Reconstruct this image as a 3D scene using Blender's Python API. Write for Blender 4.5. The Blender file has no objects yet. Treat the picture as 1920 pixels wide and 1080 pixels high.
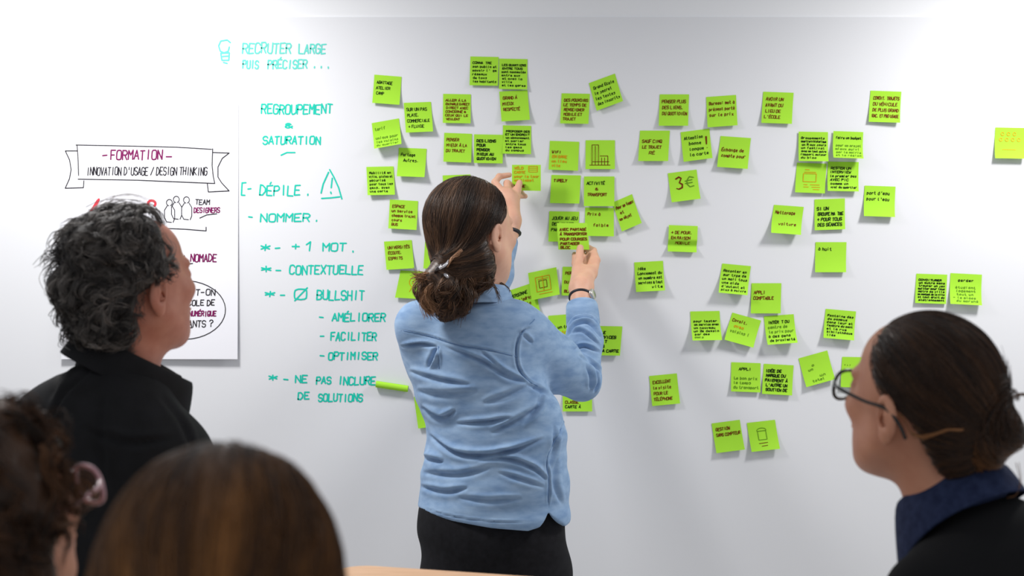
import bpy, math, random
import numpy as np
from mathutils import Vector, Matrix

random.seed(7); np.random.seed(7)
SC = bpy.context.scene
COL = SC.collection

# ------------------------------------------------------------------ camera
FPX, CAM_Y, CAM_Z = 3240.0, -4.4, 1.45
cam_d = bpy.data.cameras.new('camera'); cam = bpy.data.objects.new('camera', cam_d); COL.objects.link(cam)
cam.location = (0, CAM_Y, CAM_Z); cam.rotation_euler = (math.radians(90), 0, 0)
cam_d.sensor_width = 36.0; cam_d.lens = FPX / 1920 * 36.0
cam_d.dof.use_dof = True; cam_d.dof.focus_distance = 4.15; cam_d.dof.aperture_fstop = 5.0
cam_d.clip_start = 0.05
SC.camera = cam

# ------------------------------------------------------------------ world, lamps, exposure
w = bpy.data.worlds.new('room_light'); SC.world = w; w.use_nodes = True
w.node_tree.nodes['Background'].inputs[0].default_value = (0.93, 0.96, 1.0, 1)
w.node_tree.nodes['Background'].inputs[1].default_value = 0.39
def spot(name, loc, power, size, blend, radius, target):
    l = bpy.data.lights.new(name, 'SPOT'); l.energy = power; l.spot_size = math.radians(size); l.spot_blend = blend
    l.shadow_soft_size = radius; l.color = (1.0, 0.985, 0.97)
    o = bpy.data.objects.new(name, l); COL.objects.link(o); o.location = loc
    o.rotation_euler = (Vector(target) - Vector(loc)).to_track_quat('-Z', 'Y').to_euler()
spot('ceiling_spot', (-0.98, -0.80, 2.50), 70, 160, 0.9, 0.16, (-0.98, -0.62, 1.50))
spot('ceiling_spot', (1.50, -0.80, 2.50), 72, 160, 0.9, 0.16, (1.50, -0.62, 1.50))
SC.view_settings.view_transform = 'Standard'; SC.view_settings.look = 'None'
SC.view_settings.exposure = 0.35; SC.view_settings.gamma = 1.0
SC.view_settings.use_curve_mapping = False

# ------------------------------------------------------------------ helpers
def lin(r, g, b):
    f = lambda c: (c/255/12.92) if c/255 <= 0.04045 else ((c/255+0.055)/1.055)**2.4
    return (f(r), f(g), f(b), 1)
def P(px, py, d):                    # a point seen at this pixel, d metres in front of the lens
    return np.array([(px-960)*d/FPX, CAM_Y+d, CAM_Z-(py-540)*d/FPX])
WALLD = 4.4
def WX(px): return (px-960)*WALLD/FPX
def WZ(py): return CAM_Z-(py-540)*WALLD/FPX
def to_px(p):
    d = p[:, 1]-CAM_Y
    return np.stack([960+p[:, 0]*FPX/d, 540-(p[:, 2]-CAM_Z)*FPX/d], 1)

def mat(name, col, rough=0.6, spec=0.3, var=None, scale=40, stretch=(1, 1, 1), bump=0.0, bscale=200, sss=0.0, metal=0.0, sheen=0.0):
    m = bpy.data.materials.new(name); m.use_nodes = True; nt = m.node_tree; b = nt.nodes['Principled BSDF']
    b.inputs['Base Color'].default_value = col; b.inputs['Roughness'].default_value = rough
    b.inputs['Specular IOR Level'].default_value = spec; b.inputs['Metallic'].default_value = metal
    if sheen: b.inputs['Sheen Weight'].default_value = sheen
    if sss:
        b.inputs['Subsurface Weight'].default_value = sss; b.inputs['Subsurface Radius'].default_value = (0.012, 0.005, 0.003)
        b.inputs['Subsurface Scale'].default_value = 0.5
    tc = nt.nodes.new('ShaderNodeTexCoord')
    def noise(sc, det):
        mp = nt.nodes.new('ShaderNodeMapping'); mp.inputs['Scale'].default_value = stretch
        n = nt.nodes.new('ShaderNodeTexNoise'); n.inputs['Scale'].default_value = sc; n.inputs['Detail'].default_value = det
        nt.links.new(tc.outputs['Object'], mp.inputs[0]); nt.links.new(mp.outputs[0], n.inputs['Vector']); return n
    if var:
        n = noise(scale, 5); r = nt.nodes.new('ShaderNodeValToRGB')
        r.color_ramp.elements[0].position = 0.3; r.color_ramp.elements[1].position = 0.7
        r.color_ramp.elements[0].color = col; r.color_ramp.elements[1].color = var
        nt.links.new(n.outputs[0], r.inputs[0]); nt.links.new(r.outputs[0], b.inputs['Base Color'])
    if bump:
        n = noise(bscale, 3); bp = nt.nodes.new('ShaderNodeBump'); bp.inputs['Strength'].default_value = bump; bp.inputs['Distance'].default_value = 0.002
        nt.links.new(n.outputs[0], bp.inputs['Height']); nt.links.new(bp.outputs[0], b.inputs['Normal'])
    return m
def hair_mat(name, dark, light, rough=0.42, spec=0.35):
    m = bpy.data.materials.new(name); m.use_nodes = True; nt = m.node_tree; b = nt.nodes['Principled BSDF']
    a = nt.nodes.new('ShaderNodeAttribute'); a.attribute_name = 'tint'
    r = nt.nodes.new('ShaderNodeValToRGB'); r.color_ramp.elements[0].color = dark; r.color_ramp.elements[1].color = light
    nt.links.new(a.outputs['Fac'], r.inputs[0]); nt.links.new(r.outputs[0], b.inputs['Base Color'])
    b.inputs['Roughness'].default_value = rough; b.inputs['Specular IOR Level'].default_value = spec
    return m

def raw_mesh(name, V, F, m, parent=None, smooth=True, tint=None):
    """V (n,3) world coordinates, F list of (k,3) / (k,4) int arrays"""
    V = np.asarray(V, float)
    off = np.array(parent_loc(parent)) if parent else np.zeros(3)
    me = bpy.data.meshes.new(name)
    me.vertices.add(len(V)); me.vertices.foreach_set('co', (V-off).astype(np.float32).ravel())
    loops = np.concatenate([np.asarray(f).ravel() for f in F]).astype(np.int32)
    sizes = np.concatenate([np.full(len(f), np.asarray(f).shape[1]) for f in F]).astype(np.int32)
    starts = np.concatenate([[0], np.cumsum(sizes)[:-1]]).astype(np.int32)
    me.loops.add(len(loops)); me.loops.foreach_set('vertex_index', loops)
    me.polygons.add(len(sizes)); me.polygons.foreach_set('loop_start', starts); me.polygons.foreach_set('loop_total', sizes)
    me.polygons.foreach_set('use_smooth', np.full(len(sizes), smooth))
    if tint is not None:
        at = me.attributes.new('tint', 'FLOAT', 'POINT'); at.data.foreach_set('value', np.asarray(tint, np.float32))
    me.update(calc_edges=True); me.validate()
    me.materials.append(m)
    o = bpy.data.objects.new(name, me); COL.objects.link(o)
    if parent: o.parent = parent
    return o
_LOC = {}
def parent_loc(p):
    v = np.array(p.location)
    while p.parent: p = p.parent; v = v+np.array(p.location)
    return v
def thing(name, label, cat, loc=(0, 0, 0), group=None):
    o = bpy.data.objects.new(name, None); COL.objects.link(o); o.location = loc
    o.empty_display_size = 0.1
    tag(o, label, cat, group); return o
def tag(o, label, cat, group=None):
    o['label'] = label; o['category'] = cat
    if group: o['group'] = group
def box(name, lo, hi, m, parent=None, bevel=0.0):
    x0, y0, z0 = lo; x1, y1, z1 = hi
    V = [(x, y, z) for x in (x0, x1) for y in (y0, y1) for z in (z0, z1)]
    F = np.array([(0, 1, 3, 2), (4, 6, 7, 5), (0, 4, 5, 1), (2, 3, 7, 6), (0, 2, 6, 4), (1, 5, 7, 3)])
    o = raw_mesh(name, V, [F], m, parent, smooth=False)
    if bevel:
        b = o.modifiers.new('bevel', 'BEVEL'); b.width = bevel; b.segments = 3
    return o
def tube(name, pts, rad, m, parent=None, n=10, closed=False):
    V, F = tube_geo(pts, rad, n, closed); return raw_mesh(name, V, F, m, parent)
def tube_geo(pts, rad, n=10, closed=False):
    pts = np.asarray(pts, float); k = len(pts); rad = np.broadcast_to(np.asarray(rad, float), (k,))
    T = np.roll(pts, -1, 0)-np.roll(pts, 1, 0) if closed else np.gradient(pts, axis=0)
    T /= np.linalg.norm(T, axis=1)[:, None]+1e-12
    u = np.cross(T[0], [0.31, 0.2, 0.93]); u /= np.linalg.norm(u); V = []
    for i in range(k):
        u = u-T[i]*np.dot(u, T[i]); u /= np.linalg.norm(u); v = np.cross(T[i], u)
        for j in range(n):
            a = 2*math.pi*j/n; V.append(pts[i]+rad[i]*(math.cos(a)*u+math.sin(a)*v))
    F = []
    for i in range(k if closed else k-1):
        i2 = (i+1) % k
        for j in range(n):
            F.append((i*n+j, i*n+(j+1) % n, i2*n+(j+1) % n, i2*n+j))
    fl = [np.array(F)]
    if not closed:
        fl.append(np.array([list(range(n))[::-1], [(k-1)*n+j for j in range(n)]]))
    return np.array(V), fl
def spline(pts, n):
    pts = np.asarray(pts, float); k = len(pts)
    t = np.linspace(0, k-1, n); i = np.clip(t.astype(int), 0, k-2); f = (t-i)[:, None]
    p0 = pts[np.maximum(i-1, 0)]; p1 = pts[i]; p2 = pts[i+1]; p3 = pts[np.minimum(i+2, k-1)]
    return 0.5*(2*p1+(p2-p0)*f+(2*p0-5*p1+4*p2-p3)*f*f+(3*p1-p0-3*p2+p3)*f**3)

# ------------------------------------------------------------------ implicit surfaces
def smin(a, b, k):
    h = np.maximum(k-np.abs(a-b), 0)/k; return np.minimum(a, b)-h*h*k*0.25
def smax(a, b, k): return -smin(-a, -b, k)
def ell(p, c, r):
    q = (p-np.asarray(c))/np.asarray(r); k0 = np.sqrt((q*q).sum(1)); k1 = np.sqrt(((q/np.asarray(r))**2).sum(1))
    return k0*(k0-1)/(k1+1e-9)
def rc(p, a, b, r1, r2):
    a = np.asarray(a, float); ba = np.asarray(b, float)-a
    t = np.clip((p-a)@ba/(ba@ba), 0, 1); q = p-a-t[:, None]*ba
    return np.sqrt((q*q).sum(1))-(r1+(r2-r1)*t)
def chain(p, pts, rs, k=0.004):
    d = None
    for i in range(len(pts)-1):
        e = rc(p, pts[i], pts[i+1], rs[i], rs[i+1]); d = e if d is None else smin(d, e, k)
    return d
def loft(rows):
    """rows: (z, cx, cy, a, b, yaw)  -> sdf; z descending or ascending"""
    R = np.array(sorted(rows)); t = np.linspace(0, len(R)-1, 200); S = spline(R, 200); order = np.argsort(S[:, 0]); S = S[order]
    z0, z1 = R[0, 0], R[-1, 0]
    def f(p):
        z = p[:, 2]; g = lambda i: np.interp(z, S[:, 0], S[:, i])
        cx, cy, a, b, yw = g(1), g(2), np.maximum(g(3), 0.005), np.maximum(g(4), 0.005), g(5)
        x = p[:, 0]-cx; y = p[:, 1]-cy; c, s = np.cos(yw), np.sin(yw)
        u = x*c-y*s; v = x*s+y*c
        k0 = np.sqrt((u/a)**2+(v/b)**2); k1 = np.sqrt((u/a**2)**2+(v/b**2)**2)
        d = k0*(k0-1)/(k1+1e-6)
        return smax(smax(d, z-z1, 0.03), z0-z, 0.01)
    return f
def mesh_sdf(f, lo, hi, h, proj=1, B=20):
    lo = np.asarray(lo, float); hi = np.asarray(hi, float)
    nb = np.ceil((hi-lo)/(B*h)).astype(int)
    I = np.stack(np.meshgrid(*[np.arange(n) for n in nb], indexing='ij'), -1).reshape(-1, 3)
    ctr = lo+(I+0.5)*B*h
    I = I[np.abs(f(ctr)) < B*h*0.87*1.6+0.012]
    g = np.stack(np.meshgrid(*[np.arange(B+1)]*3, indexing='ij'), -1).reshape(-1, 3)
    N = B+1; big = int(nb.max()*B+4)
    key = lambda c: (c[:, 0]*big+c[:, 1])*big+c[:, 2]
    keys, verts, quads = [], [], []
    ce = [((0,0,0),(1,0,0)),((0,1,0),(1,1,0)),((0,0,1),(1,0,1)),((0,1,1),(1,1,1)),((0,0,0),(0,1,0)),((1,0,0),(1,1,0)),
          ((0,0,1),(0,1,1)),((1,0,1),(1,1,1)),((0,0,0),(0,0,1)),((1,0,0),(1,0,1)),((0,1,0),(0,1,1)),((1,1,0),(1,1,1))]
    for c0 in range(0, len(I), 40):
        blk = I[c0:c0+40]
        pts = (lo+((blk[:, None, :]*B+g[None])*h)).reshape(-1, 3)
        D = f(pts).reshape(len(blk), N, N, N)
        for bi, b in enumerate(blk):
            d = D[bi]; s = d < 0
            if s.all() or not s.any(): continue
            cnt = np.zeros((B, B, B)); acc = np.zeros((B, B, B, 3))
            for a, e in ce:
                da = d[a[0]:a[0]+B, a[1]:a[1]+B, a[2]:a[2]+B]; de = d[e[0]:e[0]+B, e[1]:e[1]+B, e[2]:e[2]+B]
                x = (da < 0) != (de < 0); t = np.where(x, da/np.where(x, da-de, 1), 0)
                cnt += x
                for ax in range(3): acc[..., ax] += np.where(x, a[ax]+t*(e[ax]-a[ax]), 0)
            idx = np.argwhere(cnt > 0)
            v = acc[cnt > 0]/cnt[cnt > 0][:, None]
            gi = idx+b*B; keys.append(key(gi)); verts.append(lo+(gi+v)*h)
            for ax in range(3):
                s0 = s[:B, :B, :B]; sl = [slice(0, B)]*3; sl[ax] = slice(1, B+1); s1 = s[tuple(sl)]
                for sign in (0, 1):
                    e = np.argwhere(s0 & ~s1 if sign == 0 else ~s0 & s1)
                    if not len(e): continue
                    e = e+b*B; o1, o2 = (ax+1) % 3, (ax+2) % 3
                    q = []
                    for m1, m2 in ((0, 0), (1, 0), (1, 1), (0, 1)):
                        c = e.copy(); c[:, o1] -= m1; c[:, o2] -= m2; q.append(c)
                    if sign == 1: q = q[::-1]
                    quads.append(np.stack([key(c) for c in q], 1))
    K = np.concatenate(keys); V = np.concatenate(verts); Q = np.concatenate(quads)
    o = np.argsort(K); K = K[o]; V = V[o]
    j = np.searchsorted(K, Q); j = np.clip(j, 0, len(K)-1); ok = (K[j] == Q).all(1); j = j[ok]
    for _ in range(proj):
        n, d = grad(f, V); V = V-n*np.clip(d, -h, h)[:, None]
    return V, j
def grad(f, p, e=0.0012):
    d = f(p); n = np.stack([f(p+np.eye(3)[i]*e)-d for i in range(3)], 1)
    return n/(np.linalg.norm(n, axis=1)[:, None]+1e-9), d
class Waves:
    def __init__(s, n, freq, seed):
        r = np.random.RandomState(seed); k = r.normal(size=(n, 3)); s.k = k/np.linalg.norm(k, axis=1)[:, None]*freq*r.uniform(0.6, 1.6, (n, 1)); s.p = r.uniform(0, 6.3, n); s.n = n
    def __call__(s, p): return np.sin(p@s.k.T+s.p).sum(1)/math.sqrt(s.n)
def frame(yaw, pitch=0, roll=0):        # yaw > 0 turns to image right, pitch > 0 looks up
    return np.array(Matrix.Rotation(math.radians(-yaw), 3, 'Z') @ Matrix.Rotation(math.radians(pitch), 3, 'X') @ Matrix.Rotation(math.radians(roll), 3, 'Y'))

def head_sdf(R, t, S=1.0, flare=.06):
    """skull, face, nose, eyes, lips, ears; local x right, y forward, z up"""
    def f(p):
        q = (p-t)@R/S
        d = ell(q, (0, -.012, .028), (.075, .094, .086))
        d = smin(d, ell(q, (0, .03, -.03), (.062, .066, .088)), .03)
        d = smin(d, chain(q, [(-.052, .012, -.058), (0, .073, -.098), (.052, .012, -.058)], [.016, .02, .016]), .04)
        ax = q*np.array([-1, 1, 1]); m = np.where((q[:, 0] < 0)[:, None], ax, q)
        d = smin(d, ell(m, (.032, .07, -.022), (.026, .026, .02)), .02)          # cheek bone
        d = smin(d, ell(q, (0, .04, .046), (.058, .05, .052)), .02)              # forehead
        d = smin(d, ell(m, (.022, .086, .02), (.024, .010, .009)), .016)         # brow
        d = smax(d, -ell(m, (.030, .106, .001), (.014, .013, .010)), .012)       # eye socket
        d = smin(d, ell(m, (.032, .083, .001), (.0125, .0125, .0125)), .004)     # eyeball
        d = smin(d, rc(q, (0, .094, .008), (0, .113, -.032), .007, .011), .012)  # nose
        d = smin(d, ell(m, (.011, .101, -.036), (.008, .01, .008)), .008)
        d = smin(d, ell(q, (0, .092, -.06), (.024, .012, .006)), .006)
        d = smin(d, ell(q, (0, .089, -.07), (.021, .012, .007)), .006)
        # ear
        c, s = math.cos(flare), math.sin(flare)
        e = m-np.array([.081, -.012, -.018]); ex = e[:, 0]*c+e[:, 1]*s*0.9; ey = -e[:, 0]*s*0.9+e[:, 1]*c
        E = np.stack([ex, ey-.22*e[:, 2], e[:, 2]], 1)
        er = smin(ell(E, (0, 0, .004), (.0075, .018, .029)), ell(E, (-.001, .006, -.024), (.006, .009, .011)), .008)
        er = smax(er, -ell(E, (.0080, .002, .005), (.0092, .0118, .0195)), .0025)
        er = smin(er, ell(E, (.0035, -.002, .004), (.003, .005, .014)), .004)
        er = smax(er, -ell(E, (.005, .0065, -.003), (.014, .0062, .0085)), .002)
        d = smin(d, er, .007)
        return d*S
    return f
HL_Z = [-.14, -.05, -.012, .012, .03, .06, .1, .15]
def hairline(q, table):
    return q[:, 1]-np.interp(q[:, 2], HL_Z, table)

def strands(name, roots, dirf, f, m, parent, n=14, step=.008, rad=.0004, lift=(0.001, .003), curl=0.0, curlf=60, taper=True, tint=None, shell=None, gravity=0.0, noise=0.15, seed=1, clump=0, jit=.0025):
    """roots advected over the surface f=0 along dirf, as thin three-sided hairs; shell (V,F,tint) is joined into the same mesh"""
    r = np.random.RandomState(seed); k = len(roots); p = roots.copy(); path = []
    lf = r.uniform(lift[0], lift[1], k); ph = r.uniform(0, 6.3, k); bias = r.normal(size=(k, 3))*noise
    amp = curl*r.uniform(.4, 1.4, k)
    tn = (tint(roots, r) if tint else r.uniform(0, 1, k))
    if clump:
        k *= clump; rep = lambda a: np.repeat(a, clump, 0)
        p = rep(p)+r.normal(0, jit, (k, 3)); lf = rep(lf)*r.uniform(.75, 1.2, k); ph = rep(ph)+r.normal(0, .25, k); bias = rep(bias)+r.normal(0, .06, (k, 3)); amp = rep(amp)*r.uniform(.8, 1.2, k)
        tn = np.clip(rep(tn)+r.normal(0, .07, k), 0, 1)
    wv = Waves(5, 30, seed)
    for i in range(n):
        nn, d = grad(f, p)
        tgt = lf*(1+1.2*i/n)
        p = p-nn*((d-tgt)*(0.8 if gravity == 0 else 0.25))[:, None]*(1 if gravity == 0 else (d < tgt)[:, None])
        v = dirf(p, i)+bias
        v = v-nn*((v*nn).sum(1))[:, None]*(1.0 if gravity == 0 else .3); v /= np.linalg.norm(v, axis=1)[:, None]+1e-9
        sd = np.cross(v, nn)
        o = sd*(amp*np.sin(curlf*i*step+ph))[:, None]+nn*(amp*(0.4+np.cos(curlf*i*step+ph)))[:, None]
        path.append(p+o); p = p+v*step
    A = np.stack(path, 1)                                        # k,n,3
    T = np.gradient(A, axis=1); T /= np.linalg.norm(T, axis=2)[..., None]+1e-9
    up = np.array([.3, -.8, .5]); U = np.cross(T, up); U /= np.linalg.norm(U, axis=2)[..., None]+1e-9; W = np.cross(T, U)
    pr = np.linspace(1, .25, n) if taper else np.ones(n)
    rr = (r.uniform(.6, 1.4, k)[:, None]*rad*pr[None])[..., None]
    V = np.stack([A+rr*(math.cos(a)*U+math.sin(a)*W) for a in (0, 2.094, 4.189)], 2).reshape(-1, 3)
    base = (np.arange(k)[:, None]*n+np.arange(n-1)[None]).reshape(-1)*3
    F = np.concatenate([np.stack([base+a, base+b, base+b+3, base+a+3], 1) for a, b in ((0, 1), (1, 2), (2, 0))])
    tn = np.repeat(tn, n*3)
    FL = [F]
    if shell is not None:
        sv, sf, st = shell; FL.append(sf+len(V)); V = np.concatenate([V, sv]); tn = np.concatenate([tn, st])
    return raw_mesh(name, V, FL, m, parent, True, tn)
def collar_geo(c, R, rx, ry, prof, gap, n=56, flare=0.0):
    """a turned-down collar swept round the neck, open at the front by gap radians"""
    V, F = [], []; a = np.linspace(gap, 2*math.pi-gap, n); k = len(prof)
    for i, t in enumerate(a):
        fr = abs(t-math.pi)/(math.pi-gap)
        for r, z in prof:
            x = math.sin(t)*(rx+r); y = math.cos(t)*(ry+r)
            V.append(np.asarray(c)+R@np.array([x, y+flare*fr**4*max(0, r)*2, z-(0.012+flare*.3)*fr**3*(r/.02)]))
    for i in range(n-1):
        for j in range(k-1): F.append((i*k+j, i*k+j+1, (i+1)*k+j+1, (i+1)*k+j))
    return np.array(V), [np.array(F)]
def collar(name, m, parent, *a, **kw):
    V, F = collar_geo(*a, **kw); o = raw_mesh(name, V, F, m, parent)
    s = o.modifiers.new('cloth_thickness', 'SOLIDIFY'); s.thickness = .0025; s.offset = 0
    s = o.modifiers.new('soft', 'SUBSURF'); s.levels = s.render_levels = 1
    return o
CPROF = [(-.002, -.012), (-.001, .012), (.001, .03), (.005, .036), (.010, .03), (.015, .012), (.021, -.01)]
def seam(name, V, N, line, rad, m, parent, n=60, off=.0):
    """a stitched seam lying on cloth V along a line seen from the front"""
    q = to_px(V); ok = np.where(N[:, 1] < .25)[0]; pts = spline(np.array(line, float), n); out = []
    for c in pts:
        d = ((q[ok]-c)**2).sum(1); j = ok[np.argsort(d)[:6]]; out.append(V[j].mean(0)+N[j].mean(0)*off)
    out = np.array(out); k = np.ones(5)/5
    for ax in range(3): out[2:-2, ax] = np.convolve(out[:, ax], k, 'valid')
    return tube(name, out, rad, m, parent, 6)
def folds(V, N, lines, amp=1.0):
    """press creases into cloth: each line (pixel polyline, width px, depth m)"""
    q = to_px(V); out = np.zeros(len(V)); face = np.clip(-N[:, 1]*2.2, 0, 1)
    for pts, wd, dp in lines:
        wd = wd*.76
        pts = spline(np.array(pts, float), 24); best = np.full(len(V), 1e9); bt = np.zeros(len(V))
        lo, hi = pts.min(0)-wd*5, pts.max(0)+wd*5
        sel = np.where(((q > lo) & (q < hi)).all(1) & (face > 0))[0]
        if not len(sel): continue
        qs = q[sel]; b = np.full(len(sel), 1e9); tt = np.zeros(len(sel)); sg = np.zeros(len(sel))
        for i in range(len(pts)-1):
            ba = pts[i+1]-pts[i]; t = np.clip((qs-pts[i])@ba/(ba@ba+1e-9), 0, 1); rel = qs-pts[i]-t[:, None]*ba
            d = np.linalg.norm(rel, axis=1); u = d < b; b[u] = d[u]; tt[u] = (i+t[u])/(len(pts)-1)
            sg[u] = np.sign(ba[0]*rel[u, 1]-ba[1]*rel[u, 0])
        e = np.minimum(tt, 1-tt); end = np.clip(e*3.2, 0, 1)**.8; x = b/wd*sg/(.55+.45*end)
        out[sel] += dp*end*(-np.exp(-x*x*1.1)+.75*np.exp(-(x+1.7)**2*.6)+.30*np.exp(-(x-2.1)**2*.45))
    return V+N*(out*face*amp)[:, None]
# ------------------------------------------------------------------ the setting
M_wall = mat('painted_wall', lin(236, 237, 240), .75, .15, bump=.04, bscale=120)
M_board = mat('dry_erase_panel', lin(226, 227, 231), .42, .25)
M_floor = mat('floor_vinyl', lin(206, 203, 198), .5, .3, var=lin(214, 211, 207), scale=8)
FL = box('floor', (-4.5, -6, -.05), (4.5, .1, 0), M_floor); FL['kind'] = 'structure'
WB = box('wall_back', (-4.5, 0.005, 0), (4.5, .15, 3.3), M_wall); WB['kind'] = 'structure'
BS = box('baseboard_back', (-4.5, 0, 0), (4.5, .005, .1), M_wall); BS['kind'] = 'structure'
board = box('whiteboard', (-2.2, 0.0, 0.35), (2.2, .0049, WZ(31)), M_board, bevel=.002)
tag(board, 'wide white dry-erase wall panel carrying green handwriting and all the notes', 'whiteboard')

# ------------------------------------------------------------------ single-line lettering
GL = {
'A': '00 26 40|12 32', 'B': '00 06 36 45 44 33 03|33 42 41 30 00', 'C': '45 36 16 05 01 10 30 41', 'D': '00 06 26 44 42 20 00',
'E': '46 06 00 40|03 33', 'F': '46 06 00|03 33', 'G': '45 36 16 05 01 10 30 41 43 23', 'H': '00 06|40 46|03 43', 'I': '20 26', 'J': '36 31 20 10 01',
'K': '00 06|46 03 40', 'L': '06 00 40', 'M': '00 06 23 46 40', 'N': '00 06 40 46', 'O': '16 05 01 10 30 41 45 36 16', 'P': '00 06 36 45 44 33 03',
'Q': '16 05 01 10 30 41 45 36 16|22 40', 'R': '00 06 36 45 44 33 03|23 40', 'S': '45 36 16 05 04 13 33 42 41 30 10 01', 'T': '06 46|26 20',
'U': '06 01 10 30 41 46', 'V': '06 20 46', 'W': '06 10 23 30 46', 'X': '00 46|06 40', 'Y': '06 23 46|23 20', 'Z': '06 46 00 40',
'0': '16 05 01 10 30 41 45 36 16', '1': '04 26 20', '2': '05 16 36 45 44 00 40', '3': '05 16 36 45 44 33 13|33 42 41 30 10 01', '4': '30 36 02 42',
'5': '46 06 03 33 42 41 30 00', '6': '45 36 16 05 01 10 30 41 42 33 03', '7': '06 46 10', '8': '16 05 04 13 33 42 41 30 10 01 02 13|33 44 45 36 16',
'9': '42 33 13 04 05 16 36 45 41 30 10', '.': '10 11', ',': '11 10', '-': '03 33', '+': '03 43|21 25', '*': '21 25|02 44|04 42', "'": '26 24', '/': '00 46',
'!': '26 22|20 21', '?': '05 16 36 45 44 23 22|20 21', '&': '40 04 15 25 34 02 01 10 20 42', '[': '37 07 0- 3-', ':': '11 12|14 15', '=': '02 42|04 44',
'Ø': '16 05 01 10 30 41 45 36 16|0- 47', '€': '45 36 26 15 11 20 30 41|03 33|02 32', '(': '27 15 11 2-', ')': '17 25 21 1-',
'a': '33 24 14 03 01 10 20 31|34 30', 'b': '06 00 20 31 33 24 04', 'c': '33 24 14 03 01 10 20 31', 'd': '36 30 10 01 03 14 34', 'e': '02 32 33 24 14 03 01 10 30',
'f': '36 26 15 10|04 24', 'g': '34 14 03 01 10 30|34 3- 1-', 'h': '06 00|03 14 24 33 30', 'i': '10 14|15 16', 'j': '24 2- 0-', 'k': '06 00|34 02 30', 'l': '16 11 20',
'm': '00 04 14 23 20|23 34 43 40', 'n': '00 04|03 14 24 33 30', 'o': '14 03 01 10 20 31 33 24 14', 'p': '0- 04 24 33 31 20 00', 'q': '3- 34 14 03 01 10 30',
'r': '00 04|03 14 34', 's': '34 14 03 32 31 20 00', 't': '16 11 20 30|04 24', 'u': '04 01 10 30 34', 'v': '04 10 34', 'w': '04 10 23 30 44', 'x': '00 34|04 30',
'y': '04 12|34 0-', 'z': '04 34 00 30'}
ACC = {'É': ('E', '27 38'), 'È': ('E', '37 28'), 'À': ('A', '37 28'), 'é': ('e', '15 26'), 'è': ('e', '25 16'), 'à': ('a', '25 16'), 'ê': ('e', '05 16 25'), 'ç': ('c', '10 1-')}
def cval(ch): return -1.0 if ch == '-' else float(ch)
def glyph(ch):
    ex = None
    if ch in ACC: ch, ex = ACC[ch]
    s = GL.get(ch, '')
    out = [[(cval(t[0]), cval(t[1])) for t in st.split()] for st in s.split('|')] if s else []
    if ex: out.append([(cval(t[0]), cval(t[1])) for t in ex.split()])
    return out
def text_strokes(text, x0, y0, x1, h, slant=.06, jit=.12, adv=5.4, rnd=None):
    """strokes of a line of lettering fitted between x0 and x1, baseline y0 (y up), cap height h"""
    rnd = rnd or random; out = []; n = max(1, sum((3.2 if c == ' ' else adv) for c in text)-1.4)
    sx = (x1-x0)/n; cx = 0; sy = h/6
    jx = lambda st: rnd.uniform(-jit, jit)*(.4 if len(st) > 8 else 1)
    for c in text:
        if c != ' ':
            dy = rnd.uniform(-.3, .3)
            for st in glyph(c):
                if c in 'OCGQSØ0698€3' and len(st) > 4: st = [tuple(q) for q in spline(st, len(st)*2+1)]
                out.append([(x0+(cx+a+jx(st))*sx+slant*b*sy, y0+(b*.9+.3+dy+jx(st))*sy) for a, b in st])
        cx += 3.2 if c == ' ' else adv
    return out
def ribbons(strokes, wd, place):
    """flat marker strokes; place maps (n,2) surface coordinates to (n,3) points"""
    V, F, D = [], [], []
    for st in strokes:
        st = np.array(st, float)
        if len(st) < 2: continue
        L = np.linalg.norm(np.diff(st, axis=0), axis=1); keep = np.concatenate([[True], L > 1e-7]); st = st[keep]
        if len(st) < 2: continue
        T = np.diff(st, axis=0); T /= np.linalg.norm(T, axis=1)[:, None]; Nn = np.stack([-T[:, 1], T[:, 0]], 1)*wd/2
        # each segment is a short bar with chamfered ends, so the line bends without gaps
        a, b = st[:-1], st[1:]; X = T*wd*.42; h = Nn*.5
        ring = np.stack([a-Nn, b-Nn, b+X-h, b+X+h, b+Nn, a+Nn, a-X+h, a-X-h], 1)
        o = sum(len(v) for v in V); V.append(ring.reshape(-1, 2)); i = np.arange(len(a))[:, None]*8+o
        F.append(i+np.arange(8)[None]); D.append(np.repeat((np.arange(len(a)) % 5)*2e-5+(len(V) % 7)*1e-4*.25, 8))
    W = place(np.concatenate(V)); W[:, 1] -= np.concatenate(D)
    return W, [np.concatenate(F)]
def on_wall(off=.0006):
    return lambda s: np.stack([WX(s[:, 0]), np.full(len(s), -off), WZ(s[:, 1])], 1)
def flip(strokes): return [[(x, -y) for x, y in s] for s in strokes]
def wall_line(text, x0, ytop, x1, ybot, **kw):        # pixel box -> strokes in pixel coordinates
    return flip(text_strokes(text, x0, -ybot, x1, ybot-ytop, **kw))

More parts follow.
